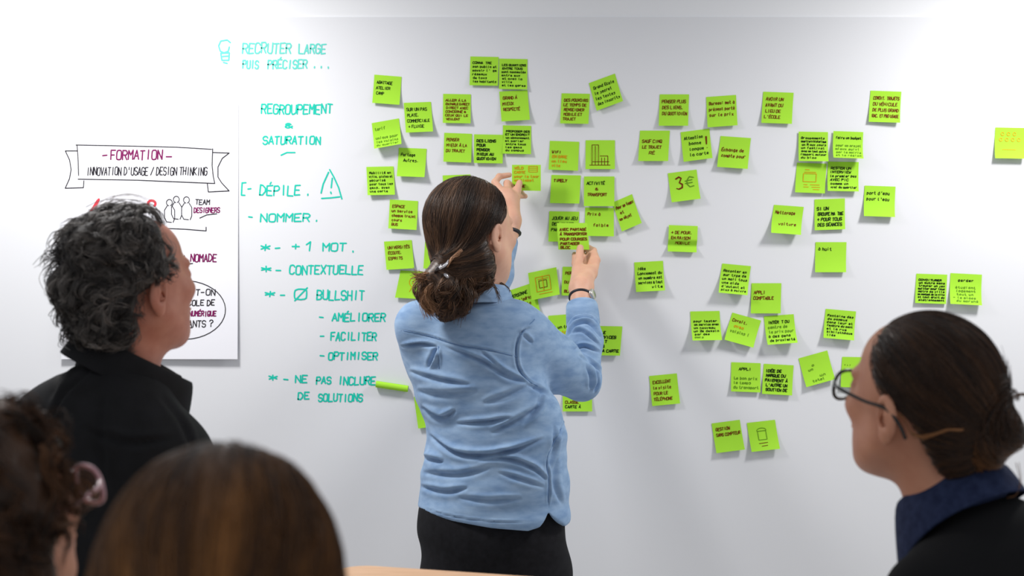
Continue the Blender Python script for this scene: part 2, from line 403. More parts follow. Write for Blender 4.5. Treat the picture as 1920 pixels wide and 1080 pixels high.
M_teal = mat('green_marker_ink', lin(24, 200, 176), .5, .2)
M_teal2 = mat('glare_washed_green_ink', lin(100, 212, 198), .5, .2)  # paler green: the washed-out look in the strong light is put into the ink
M_black = mat('black_marker_ink', lin(38, 36, 42), .5, .2)
M_plum = mat('plum_marker_ink', lin(120, 20, 85), .5, .2)
M_redm = mat('red_marker_ink', lin(215, 60, 75), .5, .2)
WR = [
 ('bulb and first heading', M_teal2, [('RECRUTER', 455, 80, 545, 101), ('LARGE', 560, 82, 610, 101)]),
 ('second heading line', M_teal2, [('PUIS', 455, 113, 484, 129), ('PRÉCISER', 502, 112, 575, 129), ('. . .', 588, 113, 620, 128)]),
 ('REGROUPEMENT heading', M_teal, [('REGROUPEMENT', 490, 195, 622, 214)]),
 ('& sign between headings', M_teal, [('&', 535, 229, 548, 240)]),
 ('SATURATION heading', M_teal, [('SATURATION', 493, 255, 600, 271)]),
 ('DÉPILE line', M_teal, [('[', 453, 345, 462, 364), ('-', 464, 346, 472, 362), ('DÉPILE', 487, 347, 562, 367), ('.', 575, 352, 584, 368)]),
 ('NOMMER line', M_teal, [('-', 466, 399, 474, 416), ('NOMMER', 488, 400, 580, 416), ('.', 591, 400, 600, 416)]),
 ('+ 1 MOT line', M_teal, [('*', 489, 455, 505, 472), ('-', 516, 457, 527, 472), ('+', 547, 455, 561, 470), ('1', 573, 452, 588, 471), ('MOT', 605, 456, 648, 472), ('.', 660, 457, 668, 473)]),
 ('CONTEXTUELLE line', M_teal, [('*', 490, 496, 507, 512), ('-', 517, 499, 528, 515), ('CONTEXTUELLE', 543, 497, 680, 515)]),
 ('Ø BULLSHIT line', M_teal, [('*', 497, 543, 514, 559), ('-', 525, 545, 536, 561), ('Ø', 552, 541, 574, 562), ('BULLSHIT', 594, 544, 682, 563)]),
 ('AMÉLIORER line', M_teal, [('-', 599, 588, 608, 603), ('AMÉLIORER', 623, 587, 722, 603)]),
 ('FACILITER line', M_teal, [('-', 600, 622, 609, 638), ('FACILITER', 620, 623, 705, 639)]),
 ('OPTIMISER line', M_teal, [('-', 600, 659, 609, 674), ('OPTIMISER', 616, 660, 707, 675)]),
 ('NE PAS INCLURE line', M_teal, [('*', 504, 700, 519, 716), ('-', 532, 704, 542, 718), ('NE', 554, 703, 575, 718), ('PAS', 593, 706, 620, 720), ('INCLURE', 634, 706, 703, 722)]),
 ('DE SOLUTIONS line', M_teal, [('DE', 559, 735, 579, 749), ('SOLUTIONS', 597, 738, 679, 753)])]
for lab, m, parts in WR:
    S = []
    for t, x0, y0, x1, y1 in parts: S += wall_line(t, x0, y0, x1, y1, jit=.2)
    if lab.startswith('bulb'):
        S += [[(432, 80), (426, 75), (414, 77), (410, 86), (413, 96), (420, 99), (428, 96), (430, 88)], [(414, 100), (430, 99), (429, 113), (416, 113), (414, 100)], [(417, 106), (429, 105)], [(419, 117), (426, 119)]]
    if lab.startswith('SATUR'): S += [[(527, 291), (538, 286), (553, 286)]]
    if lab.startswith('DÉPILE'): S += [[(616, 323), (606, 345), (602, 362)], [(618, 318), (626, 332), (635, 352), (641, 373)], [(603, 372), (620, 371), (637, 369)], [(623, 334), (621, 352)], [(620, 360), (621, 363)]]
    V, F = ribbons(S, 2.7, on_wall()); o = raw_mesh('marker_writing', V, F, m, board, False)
    o['label'] = 'green marker ' + lab

# ------------------------------------------------------------------ flip-chart sheet
M_paper = mat('flip_chart_paper', lin(234, 234, 240), .8, .1)
def sheet_grid(name, x0, y0, x1, y1, outf, m, parent=None):
    nx, ny = 14, 30; V = []
    for j in range(ny+1):
        for i in range(nx+1):
            u, v = i/nx, j/ny; V.append((WX(x0+(x1-x0)*u), -.0016-outf(u, v), WZ(y0+(y1-y0)*v)))
    F = [(j*(nx+1)+i, (j+1)*(nx+1)+i, (j+1)*(nx+1)+i+1, j*(nx+1)+i+1) for j in range(ny) for i in range(nx)]
    o = raw_mesh(name, V, [np.array(F)], m, parent); return o
PX0, PY0, PX1, PY1 = 117, 196, 447, 673
pout = lambda u, v: .011*v**2+.0015*np.sin(u*5+v*3)*v
chart = sheet_grid('flip_chart_sheet', PX0, PY0, PX1, PY1, pout, M_paper)
tag(chart, 'large white paper sheet headed FORMATION hanging behind the grey-haired man', 'poster')
def on_chart(s):
    u = (s[:, 0]-PX0)/(PX1-PX0); v = (s[:, 1]-PY0)/(PY1-PY0)
    return np.stack([WX(s[:, 0]), -.0016-pout(u, v)-.0006, WZ(s[:, 1])], 1)
def chart_ink(name, S, wd, m, lab=None):
    V, F = ribbons(S, wd, on_chart); o = raw_mesh(name, V, F, m, chart, False)
    if lab: o['label'] = lab
arc = lambda cx, cy, rx, ry, a0, a1, n=14: [(cx+rx*math.cos(math.radians(a0+(a1-a0)*i/n)), cy+ry*math.sin(math.radians(a0+(a1-a0)*i/n))) for i in range(n+1)]
B = [[(143, 272), (200, 273), (330, 276), (397, 280)], [(145, 273), (147, 300), (148, 329)], [(147, 336), (260, 338), (403, 344)], [(399, 279), (398, 310), (400, 330), (403, 344)],
     [(146, 283), (123, 283), (131, 300), (134, 318), (131, 335), (123, 353), (157, 352), (158, 339)], [(399, 286), (430, 287), (417, 297), (409, 313), (409, 332), (416, 343), (430, 358), (391, 360), (389, 344)]]
chart_ink('banner_drawing', B, 1.7, M_black, 'black ribbon banner outline')
chart_ink('title_lettering', wall_line('FORMATION', 208, 281, 304, 300)+[[(193, 292), (201, 291)], [(312, 294), (322, 294)]], 2.6, M_plum, 'plum FORMATION title')
chart_ink('subtitle_lettering', wall_line("INNOVATION D'USAGE / DESIGN THINKING", 163, 313, 388, 329), 1.8, M_black, 'black subtitle lettering')
PPL = []
for cx, cy in ((318, 380), (331, 374), (350, 375)):
    PPL += [arc(cx, cy, 5.5, 6, 100, 430), [(cx-4, cy+6), (cx-9, cy+14), (cx-9, cy+28), (cx-5, cy+36), (cx+4, cy+37)], [(cx+5, cy+6), (cx+10, cy+14), (cx+10, cy+30), (cx+7, cy+37)]]
chart_ink('team_drawing', PPL, 1.5, M_black, 'three outlined figures')
chart_ink('team_lettering', wall_line('TEAM', 367, 374, 393, 384)+[[(375, 409), (388, 403), (407, 401)], [(306, 428), (350, 430), (387, 433), (387, 426)]], 1.7, M_black)
chart_ink('designers_lettering', wall_line('DESIGNERS', 364, 389, 412, 399), 1.9, M_plum)
chart_ink('red_drawing', [[(186, 374), (178, 392), (171, 396), (188, 397)], [(184, 376), (173, 394)], arc(285, 382, 7, 6, 140, 400)], 4.5, M_redm, 'red arrow drawing partly hidden by hair')
chart_ink('nomade_lettering', wall_line('TRAVAIL', 292, 478, 352, 491)+[[(322, 498), (345, 496), (362, 494)]], 1.7, M_black)
chart_ink('nomade_lettering', wall_line('NOMADE', 358, 476, 406, 491), 2.2, M_plum)
chart_ink('question_drawing', [arc(346, 581, 78, 55, -100, 255, 40)], 1.6, M_black, 'black oval round the question')
chart_ink('question_lettering', wall_line('DÉMARRAIT-ON', 292, 542, 404, 554)+wall_line("À L'ÉCOLE DE", 318, 562, 403, 573)+wall_line('ÉTUDIANTS ?', 312, 600, 400, 613)+[[(330, 617), (362, 614)]], 1.8, M_black)
chart_ink('question_lettering', wall_line('NUMÉRIQUE', 356, 583, 406, 593), 2.1, M_plum)

# ------------------------------------------------------------------ sticky notes
M_note = mat('green_note_paper', lin(168, 226, 64), .75, .12, var=lin(163, 221, 58), scale=6)
M_nk = mat('black_pen_ink', lin(22, 40, 14), .6, .1)
M_nr = mat('red_pen_ink', lin(112, 40, 16), .6, .1)
M_no = mat('orange_pen_ink', lin(214, 150, 20), .6, .1)
M_nv = mat('faded_pen_ink', lin(96, 140, 34), .6, .1)
INK = {'k': M_nk, 'r': M_nr, 'o': M_no, 'v': M_nv}
def make_note(c, tl, tr, ink, lines, label, extra=None, mode=None, depth=0.0, wd=None, first=.17, tall=None):
    """c: px corners TL TR BR BL on the wall, tl / tr: how far the lower corners lift (degrees)"""
    (ax, ay), (bx, by), (cx, cy), (dx, dy) = c; k = WALLD/FPX
    w_ = math.hypot(bx-ax, by-ay)*k; ang = math.atan2(-(by-ay), bx-ax)
    h_ = (math.hypot(cx-bx, cy-by)+math.hypot(dx-ax, dy-ay))/2*k
    sk = ((cx+dx)/2-(ax+bx)/2)*k; dn = np.array([math.sin(ang), -math.cos(ang)]); ri = np.array([math.cos(ang), math.sin(ang)])
    down = np.array([((cx+dx)-(ax+bx))/2, -((cy+dy)-(ay+by))/2])*k; down /= np.linalg.norm(down)
    right = ri
    o0 = np.array([WX(ax), WZ(ay)]); n = 22
    def prof(th, s):                     # angle of the sheet along its length -> (down, out)
        t = np.linspace(0, 1, 60)
        if mode == 'roll': an = np.clip((t-.10)/.9, 0, 1)*math.radians(470)
        elif mode == 'fold': an = np.where(t < .5, math.radians(th*.3), np.where(t < .74, math.radians(-th*.9), math.radians(th)))
        else: an = math.radians(th)*np.clip((t-.12)/.88, 0, 1)**1.15
        H = h_ if mode != 'roll' else .074
        D = np.concatenate([[0], np.cumsum(np.cos(an[:-1]))])/59*H; O = np.concatenate([[0], np.cumsum(np.sin(an[:-1]))])/59*H
        if mode is None and th > 0: D *= h_/D[-1]
        if mode == 'fold': O -= O.min()
        return np.interp(s, t, D), np.interp(s, t, O)
    def place(s, off=0.0):               # s (n,2) in 0..1 right, 0..1 down
        d0, o_0 = prof(tl, s[:, 1]); d1, o_1 = prof(tr, s[:, 1]); u = s[:, 0]
        D = d0*(1-u)+d1*u; O = o_0*(1-u)+o_1*u
        q = o0+np.outer(u*w_, right)+np.outer(D, down)
        e = .004; d2, o2 = prof((tl+tr)/2, np.clip(s[:, 1]+e, 0, 1)); d3, o3 = prof((tl+tr)/2, np.clip(s[:, 1]-e, 0, 1))
        nl = np.hypot(d2-d3, o2-o3)+1e-9; nd = (o2-o3)/nl; no = (d2-d3)/nl
        q = q-np.outer(nd*off, down)*-1*-1
        return np.stack([q[:, 0], -(.0012+depth)-O-no*off, q[:, 1]], 1)
    g = np.stack(np.meshgrid(np.linspace(0, 1, 9), np.linspace(0, 1, n+1 if mode else 13)), -1).reshape(-1, 2)
    ny = (n if mode else 12)
    V = place(g); F = np.array([(j*9+i, (j+1)*9+i, (j+1)*9+i+1, j*9+i+1) for j in range(ny) for i in range(8)])
    base = np.array([WX((ax+bx)/2), 0, WZ((ay+by)/2)])
    o = raw_mesh('sticky_note', V-base, [F], M_note); o.location = base
    tag(o, label, 'sticky note', 'green sticky notes on the whiteboard')
    rnd = random.Random(int(ax*7+ay)); S = {}
    if lines:
        nl = len(lines); pitch = min(.19, (.90-first+.05)/nl)
        for i, L in enumerate(lines):
            kk = ink
            if L[:1] == '~': kk = L[1]; L = L[2:]
            y = first+i*pitch; hh = min(.105, pitch*.62); full = min(.86, len(L)*.072+.02)
            S.setdefault(kk, []).extend([[(x, -yy) for x, yy in st] for st in text_strokes(L, .08+rnd.uniform(0, .04), -(y+hh), .08+full, hh, rnd=rnd, jit=.35)])
    if extra:
        for kk, st in extra: S.setdefault(kk, []).extend(st)
    for kk, st in S.items():
        st2 = [[(x, y*(h_/w_)) for x, y in q] for q in st]
        V, F = ribbons(st2, ((wd or .026)*.74), lambda a: place(np.stack([a[:, 0], a[:, 1]*w_/h_], 1), .0007))
        raw_mesh('handwriting', V-base+np.array(base), F, INK[kk], o, False)
    return o
NOTES = []
def N(*a, **k): NOTES.append(make_note(*a, **k))
box_s = lambda x0, y0, x1, y1: [[(x0, y0), (x1, y0), (x1, y1), (x0, y1), (x0, y0)]]
N([(702,140),(753,144),(750,198),(698,193)], 16, 22, 'k', ['ABATTAGE','ATELIER','CAMP'], 'green note reading ATELIER, highest on the left, just right of the green headings', first=.2)
N([(757,193),(808,191),(812,246),(762,251)], 20, 28, 'k', ['SUR UN PAS','PLATE.','COMMERCIALE','+ FLUIDE'], 'green note with four black lines ending in + FLUIDE, right of the pale curling note')
N([(697,231),(748,222),(752,271),(705,281)], 62, 66, 'v', ['tarif','','unique pour','les voisins','du quartier'], 'pale note at far left, curling strongly off the board with a deep shadow')
N([(748,277),(800,279),(796,334),(745,330)], 26, 34, 'k', ['Partage','  Autres.'], 'note with two cursive words tucked under the pale curling note at far left')
N([(831,176),(883,177),(883,233),(830,230)], 14, 16, 'r', ['ALLER À LA','EN PARLE DIRECT','DIRECT AVEC','CONCERNÉ &','CEUX QUI LE','VEULENT'], 'note crowded with six red lines left of the top double pair')
N([(882,106),(935,107),(934,162),(880,160)], 14, 14, 'k', ['CONNAÎTRE','son public et','savoir l\'âge','réseaux','de tous','les habitants'], 'left note of the dark pair at the very top centre')
N([(936,110),(989,111),(989,170),(935,166)], 12, 14, 'k', ['LES QUARTIERS','ENTRE TOUS','sont connectés','entre eux','et avec la','ville','et les gares'], 'right note of the dark pair at the very top centre')
N([(936,172),(989,169),(994,226),(940,228)], 14, 18, 'r', ['GRAND À','MIEUX','RESPECTÉ'], 'note with three red lines directly below the top centre pair', depth=.0012)
N([(833,249),(885,251),(884,305),(831,304)], 14, 14, 'r', ['PENSER','MIEUX À LA','DU TRAJET'], 'red-inked note left of the bold black DES LIENS note')
N([(943,235),(996,236),(995,291),(943,287)], 14, 16, 'k', ['PROPOSER DES','ET UN ENDROIT','un abonnement','et parler','entre tous','les gens','du campus'], 'densely written black note right of the bold DES LIENS note')
N([(889,252),(943,253),(941,307),(890,306)], 14, 14, 'k', ['DES LIENS','POUR','PENSER','MIEUX AU','QUOTIDIEN'], 'note in bold black capitals beginning DES LIENS', wd=.034, depth=.0015)
N([(687,313),(738,312),(741,366),(690,366)], 24, 20, 'k', ['Mobilité en','ville, pistes et','sécurisé','pour tous les','gens, avec','une carte'], 'leftmost note of the middle height, six thin black lines, by the warning triangle')
N([(830,329),(882,327),(885,382),(833,384)], 20, 20, 'k', ['Voyage de','groupe'], 'note half hidden by the crown of the ponytailed woman')
N([(731,374),(784,377),(781,431),(729,429)], 18, 22, 'r', ['ESPACE','un service','chaque trajet','cours','BUS'], 'red-inked note headed ESPACE, left of the ponytailed woman\'s head')
N([(720,453),(772,450),(776,501),(726,508)], 14, 20, 'r', ['UNIVERSITÉS','ÉCOUTE,','ESPRITS'], 'red-inked note reading ESPRITS, level with the hair clip')
N([(806,387),(858,388),(855,440),(803,438)], 10, 12, 'k', None, 'sliver of green note peeking out left of the woman\'s hair, the upper of two')
N([(797,453),(850,454),(847,505),(794,503)], 10, 12, 'k', None, 'sliver of green note beside the woman\'s hair clip, the lower of two')
N([(751,507),(805,510),(795,562),(741,557)], 16, 16, 'o', None, 'note with a yellow drawing behind the tip of the ponytail', extra=[('o', [arc(.58, .38, .2, .2, 0, 330), arc(.6, .4, .1, .1, 0, 300), [(.5, .6), (.45, .75)]])])
N([(1031,264),(1086,266),(1083,320),(1029,319)], 12, 14, 'o', ['','~rWIFI','EN GARE','un lieu','~ovite'], 'note with small orange writing left of the bar-chart note')
N([(1098,263),(1153,263),(1153,318),(1097,317)], 14, 14, 'r', None, 'note with a hand-drawn bar chart', extra=[('r', [[(.22, .16), (.22, .86)], [(.22, .16), (.44, .16), (.44, .86)], [(.33, .2), (.33, .84)], [(.5, .54), (.76, .54), (.76, .86)], [(.14, .86), (.84, .86)], [(.24, .74), (.8, .74)], [(.55, .6), (.55, .84)], [(.65, .6), (.65, .84)]])])
N([(1034,328),(1089,329),(1085,382),(1032,381)], 16, 16, 'r', ['TIMELY'], 'note with one red word below the orange-written note', wd=.032, first=.14)
N([(1097,389),(1151,390),(1149,443),(1098,443)], 22, 24, 'r', ['Prix à','','    faible'], 'note with cursive red writing, right of the note in the woman\'s right hand')
N([(1095,331),(1152,331),(1152,387),(1094,387)], 16, 16, 'r', ['~kACTIVITÉ','    &','TRANSPORT'], 'note reading ACTIVITÉ & TRANSPORT below the bar chart', depth=.002)
N([(1148,380),(1185,364),(1208,413),(1160,439)], 16, 22, 'r', ['Pour un temps','  et','un objet'], 'strongly tilted note right of the cursive red one', wd=.036)
N([(1030,396),(1086,397),(1084,455),(1028,452)], 14, 14, 'k', ['JOUER AU JEU','DES JEUNES','PAR'], 'dark-inked note partly covered by the note in the woman\'s right hand')
N([(1053,175),(1106,176),(1104,234),(1049,231)], 16, 18, 'r', ['DES POUVOIRS','LE TEMPS DE','RENSEIGNER','MOBILE ET','TRAJET'], 'note with five dark red lines at top, left of the tilted note')
N([(1104,156),(1153,138),(1168,191),(1118,208)], 18, 24, 'k', ['Grand Ecole','le secret','les textes','des inscrits'], 'tilted black-inked note in the top row, right of the five-line red note')
N([(1237,177),(1292,177),(1291,238),(1233,235)], 16, 18, 'r', ['PENSER PLUS','DES LIENS,','DU QUOTIDIEN'], 'dark red three-line note in the top row, above the SAUF CINQ note')
N([(1324,182),(1380,178),(1384,235),(1324,240)], 16, 18, 'r', ['Bureau: mot à','présent porté','sur le prix'], 'slightly tilted cursive red note above the exclamation-mark note')
N([(1431,172),(1488,174),(1484,234),(1426,230)], 14, 18, 'r', ['AVOIR UN','AVANT DU','LIEU DE','L\'ÉCOLE'], 'note reading AVOIR UN in red, alone in the top row left of the corner cluster')
N([(1200,245),(1256,245),(1252,303),(1196,302)], 18, 18, 'r', ['','SAUF CINQ','LE TRAJET','    RÉ'], 'note left of the exclamation-mark note', first=.1)
N([(1276,248),(1330,241),(1336,297),(1280,304)], 18, 22, 'k', ['Attention','   bonne','   longue','   la carte'], 'note with a big exclamation mark', extra=[('r', [[(.84, .24), (.84, .5)], [(.86, .24), (.86, .5)], [(.88, .24), (.86, .5)], [(.85, .62), (.87, .62)]])])
N([(1351,255),(1408,259),(1400,318),(1344,313)], 20, 24, 'r', ['','Échange de','compte pour'], 'note with two cursive red lines right of the exclamation-mark note')
N([(1252,325),(1306,318),(1313,373),(1258,380)], 26, 26, 'r', None, 'note with a large 3 and euro sign', extra=[('r', [[(.24,.22),(.36,.16),(.44,.22),(.36,.36),(.46,.42),(.44,.54),(.32,.58),(.24,.54)], [(.26,.23),(.37,.18),(.43,.23),(.35,.36),(.45,.44),(.42,.53),(.32,.56)]]), ('v', [[(.86,.24),(.72,.2),(.62,.32),(.62,.44),(.7,.54),(.84,.52)], [(.56,.33),(.8,.31)], [(.56,.41),(.8,.4)]])], wd=.045)
N([(1254,422),(1308,424),(1306,479),(1250,475)], 34, 34, 'r', ['+ DE POUR,','EN RAISON','   MOBILE'], 'crumpled note with a horizontal crease, below the 3 euro note', mode='fold', first=.2)
N([(1494,305),(1550,307),(1546,363),(1489,361)], 18, 14, 'o', None, 'lower left note of the right-hand cluster of four, with an orange drawing', extra=[('o', box_s(.25, .35, .68, .62)+[[(.28, .3), (.66, .3)], [(.3, .22), (.44, .22)], [(.28, .72), (.4, .72)], [(.28, .8), (.44, .8)], [(.5, .72), (.8, .72)], [(.55, .8), (.82, .8)], [(.6, .88), (.8, .88)]])])
N([(1552,303),(1610,304),(1608,361),(1550,357)], 26, 26, 'k', ['RESTER UN','INTERVIEW','le premier pas','AVEC PIC','comme un','vrai du quartier'], 'lower right note of the right-hand cluster of four')
N([(1497,247),(1552,248),(1552,302),(1495,304)], 18, 30, 'k', ['Groupements','quartiers historique','un R aux cours','un festival','avec un tout autre','rapport auteur','du bloc'], 'upper left note of the right-hand cluster of four', depth=.003)
N([(1562,246),(1618,248),(1615,299),(1559,297)], 52, 52, 'k', ['faire un budget','','~vpour un projet','~vmieux suivi','~vpar la mairie','~vet la région'], 'pale upper right note of the right-hand cluster of four, curling forward', depth=.004)
N([(1632,170),(1690,172),(1685,232),(1628,228)], 14, 22, 'r', ['COVOIT. TRAJETS','DU VÉHICULE','DE PLUS GRAND','RAC. ET PRO USAGE'], 'note with four red lines, rightmost of the top row')
N([(1451,384),(1507,388),(1498,441),(1444,437)], 54, 46, 'r', ['Nettoyage','','   voiture'], 'pale curling note with two red words and a wide shadow')
N([(1527,374),(1584,372),(1583,430),(1527,432)], 14, 14, 'k', ['','SI UN','GROUPE MAÎTRE','+ POUR TOUS','DES SÉANCES'], 'bold black note right of the pale curling red-worded note', first=.08, wd=.032)
N([(1621,348),(1679,350),(1676,407),(1617,406)], 28, 28, 'k', ['port d\'eau','pour l\'eau'], 'note with two short cursive lines, right of the bold SI UN note')
N([(1529,454),(1587,454),(1585,510),(1527,511)], 18, 18, 'k', ['à huit'], 'nearly blank note below the bold SI UN note')
N([(1866,239),(1922,240),(1919,298),(1862,298)], 28, 28, 'o', None, 'pale yellow-green note cut by the right edge of view', extra=[('o', [arc(.25+.2*i, .2, .05, .05, 0, 330) for i in range(3)]+[arc(.2+.2*i, .38, .05, .05, 0, 330) for i in range(4)]+[[(.25, .7), (.7, .7)]])])
N([(1718,513),(1776,515),(1773,570),(1714,568)], 14, 12, 'k', ['COVOITURER','un autre sens','trouver un jeu','quitter pour tous','métro de ville','un contact de la ville','et tout droit du','stationnement'], 'left note of the pair above the bespectacled woman\'s hair', wd=.03)
N([(1782,512),(1841,515),(1837,573),(1779,569)], 34, 34, 'k', ['   garder','','~v  étudiant','~v  logement','~v  tout un','~v- la place','~v  du marché'], 'right note of the pair above the bespectacled woman\'s hair')
N([(1189,492),(1243,489),(1247,545),(1191,547)], 26, 28, 'k', ['Idée','Lancement du','un numéro est','services & tout','        vite'], 'note headed Idée, alone right of the raised right hand')
N([(1354,494),(1408,499),(1398,553),(1347,549)], 44, 40, 'k', ['Raconter en','sur type de','un mail tous','une aide','d\'autant et','plus à suivre'], 'curling black-inked note above the row of three')
N([(1409,531),(1465,531),(1463,588),(1407,587)], 12, 12, 'r', ['','APPLI','COMPTABLE'], 'flat note reading APPLI in red', first=.06)
N([(1294,584),(1349,583),(1352,637),(1297,638)], 42, 44, 'k', ['','pour tester','un service avec','un nouveau','un 2e dessin','par des','~vamis'], 'left note of the curling row of three')
N([(1373,586),(1427,601),(1409,652),(1359,636)], 30, 30, 'r', ['Covoit.','~o  avec','~vvoisins !'], 'tilted middle note of the curling row of three')
N([(1432,593),(1488,589),(1493,641),(1437,647)], 44, 46, 'k', ['INTÉRÊT DU','~vcentre de','~vle prix pour','à des gens','de proximité'], 'right note of the curling row of three')
N([(1548,579),(1605,584),(1598,638),(1543,633)], 28, 30, 'k', ['Fontaine des','du campus','dans leur et','fenêtre du pont','et la rue','bibliothèque','liée'], 'densely written note left of the bespectacled woman\'s forehead')
N([(1497,672),(1551,657),(1564,711),(1511,725)], 20, 20, 'v', ['','    o','  un','','       un','   total'], 'tilted almost blank note just left of the glasses')
N([(1371,679),(1426,681),(1425,735),(1370,734)], 14, 14, 'k', ['   APPLI','','~vLe bon prix','~vle temps','~vdu transport'], 'left note of the lower pair left of the glasses')
N([(1432,682),(1488,685),(1482,742),(1430,737)], 14, 16, 'k', ['IDÉE DE','MARQUE DU','PAIEMENT À','L\'AUTRE UN','SOUTIEN DE'], 'right bold-inked note of the lower pair left of the glasses', wd=.034)
N([(1579,669),(1637,670),(1633,727),(1575,725)], 16, 16, 'k', ['...'], 'note seen partly behind the lens of the glasses')
N([(1217,705),(1269,700),(1274,757),(1223,760)], 14, 16, 'r', ['EXCELLENT','la visite','POUR LE','TÉLÉPHONE'], 'red-inked note alone low right of the denim elbow')
N([(1334,794),(1387,787),(1395,842),(1343,849)], 18, 20, 'r', ['GESTION','SANS COMPTEUR'], 'left note of the lowest pair')
N([(1400,793),(1453,787),(1462,840),(1407,847)], 26, 24, 'r', None, 'right note of the lowest pair, with a round drawing', extra=[('v', box_s(.33, .32, .62, .62)+[arc(.47, .3, .16, .08, 150, 390)]), ('r', [[(.32, .74), (.62, .73)], [(.4, .84), (.6, .83)]])])
N([(951,546),(1002,529),(1012,584),(962,602)], 14, 14, 'r', ['~kPERSONNE','n\'a l\'adresse','sauf à la'], 'tilted note emerging behind the denim collar')
N([(990,512),(1043,501),(1049,553),(997,562)], 20, 20, 'o', None, 'note with an orange grid drawing, right of the tilted note by the collar', extra=[('r', box_s(.33, .36, .6, .62)), ('o', box_s(.22, .22, .72, .74)+[[(.3, .3), (.65, .3)], [(.3, .84), (.75, .84)], [(.47, .2), (.47, .75)]])], depth=.003)
N([(1055,500),(1110,501),(1107,555),(1053,554)], 10, 10, 'r', ['PERSO','','DU CARNET','','BLOC'], 'note mostly hidden behind the right wrist')
N([(1028,592),(1083,588),(1084,643),(1030,645)], 14, 14, 'k', ['','Si un train','~olong trajet'], 'note between the shoulder and forearm of the denim shirt')
N([(1110,611),(1167,612),(1161,667),(1106,665)], 20, 18, 'k', ['TABLE','  SERVICES','  SOIT','  LES','  À LA CARTE'], 'black-inked note just right of the denim forearm', wd=.034)
N([(1055,716),(1110,716),(1108,771),(1057,771)], 12, 12, 'k', ['','','','~rCLASSE','CARTE À'], 'lower part of a note below the denim elbow')
N([(706,714),(766,723),(762,742),(706,732)], 0, 0, 'k', None, 'green note rolled up into a tube below the handwritten list', mode='roll')
N([(776,744),(806,740),(814,799),(785,803)], 14, 14, 'k', None, 'edge of a note peeking out left of the shirt waist')
# ------------------------------------------------------------------ table
M_oak = mat('oak_laminate', lin(226, 184, 148), .5, .3, var=lin(206, 160, 122), scale=14, stretch=(1, 9, 9), bump=.05)
M_steel = mat('grey_steel', lin(120, 122, 126), .35, .5, metal=.8)
def bar_table():
    c0 = P(664, 1058, 3.112); rz = math.radians(-22)
    t = thing('bar_table', 'light oak bar table with rounded corners behind the woman in the denim shirt', 'table', (c0[0], c0[1], 0))
    t.rotation_euler = (0, 0, 0); W, r = .62, .045; h = c0[2]
    out = []
    for cx, cy, a0 in ((W-r, -r, 0), (r, -r, 90), (r, -W+r, 180), (W-r, -W+r, 270)):
        for i in range(9):
            a = math.radians(a0+90*i/8); out.append((cx+r*math.cos(a), cy+r*math.sin(a)))
    rot = lambda x, y: (c0[0]+x*math.cos(rz)-y*math.sin(rz), c0[1]+x*math.sin(rz)+y*math.cos(rz))
    n = len(out); V = [(*rot(x, y), z) for z in (h-.028, h) for x, y in out]
    F = np.array([(i, (i+1) % n, n+(i+1) % n, n+i) for i in range(n)])
    cap = np.array([[*range(n)][::-1], [n+i for i in range(n)]])
    o = raw_mesh('tabletop', V, [F, cap], M_oak, t, False); b = o.modifiers.new('edge', 'BEVEL'); b.width = .003; b.segments = 3
    m = rot(W/2, -W/2)
    tube('column', [(m[0], m[1], .02), (m[0], m[1], h-.03)], .032, M_steel, t, 20)
    tube('foot', [(m[0], m[1], 0.0), (m[0], m[1], .012), (m[0], m[1], .02)], [.24, .24, .2], M_steel, t, 40)
bar_table()

# ------------------------------------------------------------------ shared people materials
M_skinW = mat('fair_skin', lin(226, 178, 152), .5, .35, var=lin(214, 162, 138), scale=30, sss=.12, bump=.08, bscale=350)
M_skinM = mat('ruddy_skin', lin(200, 138, 116), .48, .35, var=lin(184, 118, 98), scale=34, sss=.1, bump=.1, bscale=320)
M_skinB = mat('tan_skin', lin(204, 146, 118), .5, .35, var=lin(192, 132, 106), scale=30, sss=.1, bump=.08, bscale=350)
M_denim = mat('washed_denim', lin(154, 181, 212), .85, .12, var=lin(122, 152, 190), scale=26, stretch=(1, 1, 2.5), bump=.25, bscale=900, sheen=.1)
M_seam = mat('denim_seam', lin(104, 134, 174), .85, .1)
M_denimD = mat('dark_denim', lin(30, 38, 66), .85, .15, var=lin(46, 56, 86), scale=90, bump=.3, bscale=700)
M_black = mat('black_cotton', lin(25, 25, 28), .8, .2, var=lin(18, 18, 20), scale=30, bump=.15, bscale=600)
M_navy = mat('black_knit', lin(22, 22, 24), .9, .15, bump=.3, bscale=500)
M_trou = mat('black_trousers', lin(22, 22, 25), .85, .15, var=lin(30, 30, 34), scale=60, bump=.2, bscale=700)
M_shoe = mat('black_leather', lin(18, 18, 20), .45, .4)
def shoe(f, name, x, y, yaw, parent):
    R = frame(yaw); t = np.array([x, y, 0])
    g = lambda p: smax(smin(rc((p-t)@R, (0, -.03, .04), (0, .14, .025), .042, .036), ell((p-t)@R, (0, -.04, .06), (.036, .05, .05)), .03), -p[:, 2]+.001, .004)
    V, Q = mesh_sdf(g, t-np.array([.25, .25, .02]), t+np.array([.25, .25, .14]), .008)
    raw_mesh(name, V, [Q], M_shoe, parent)

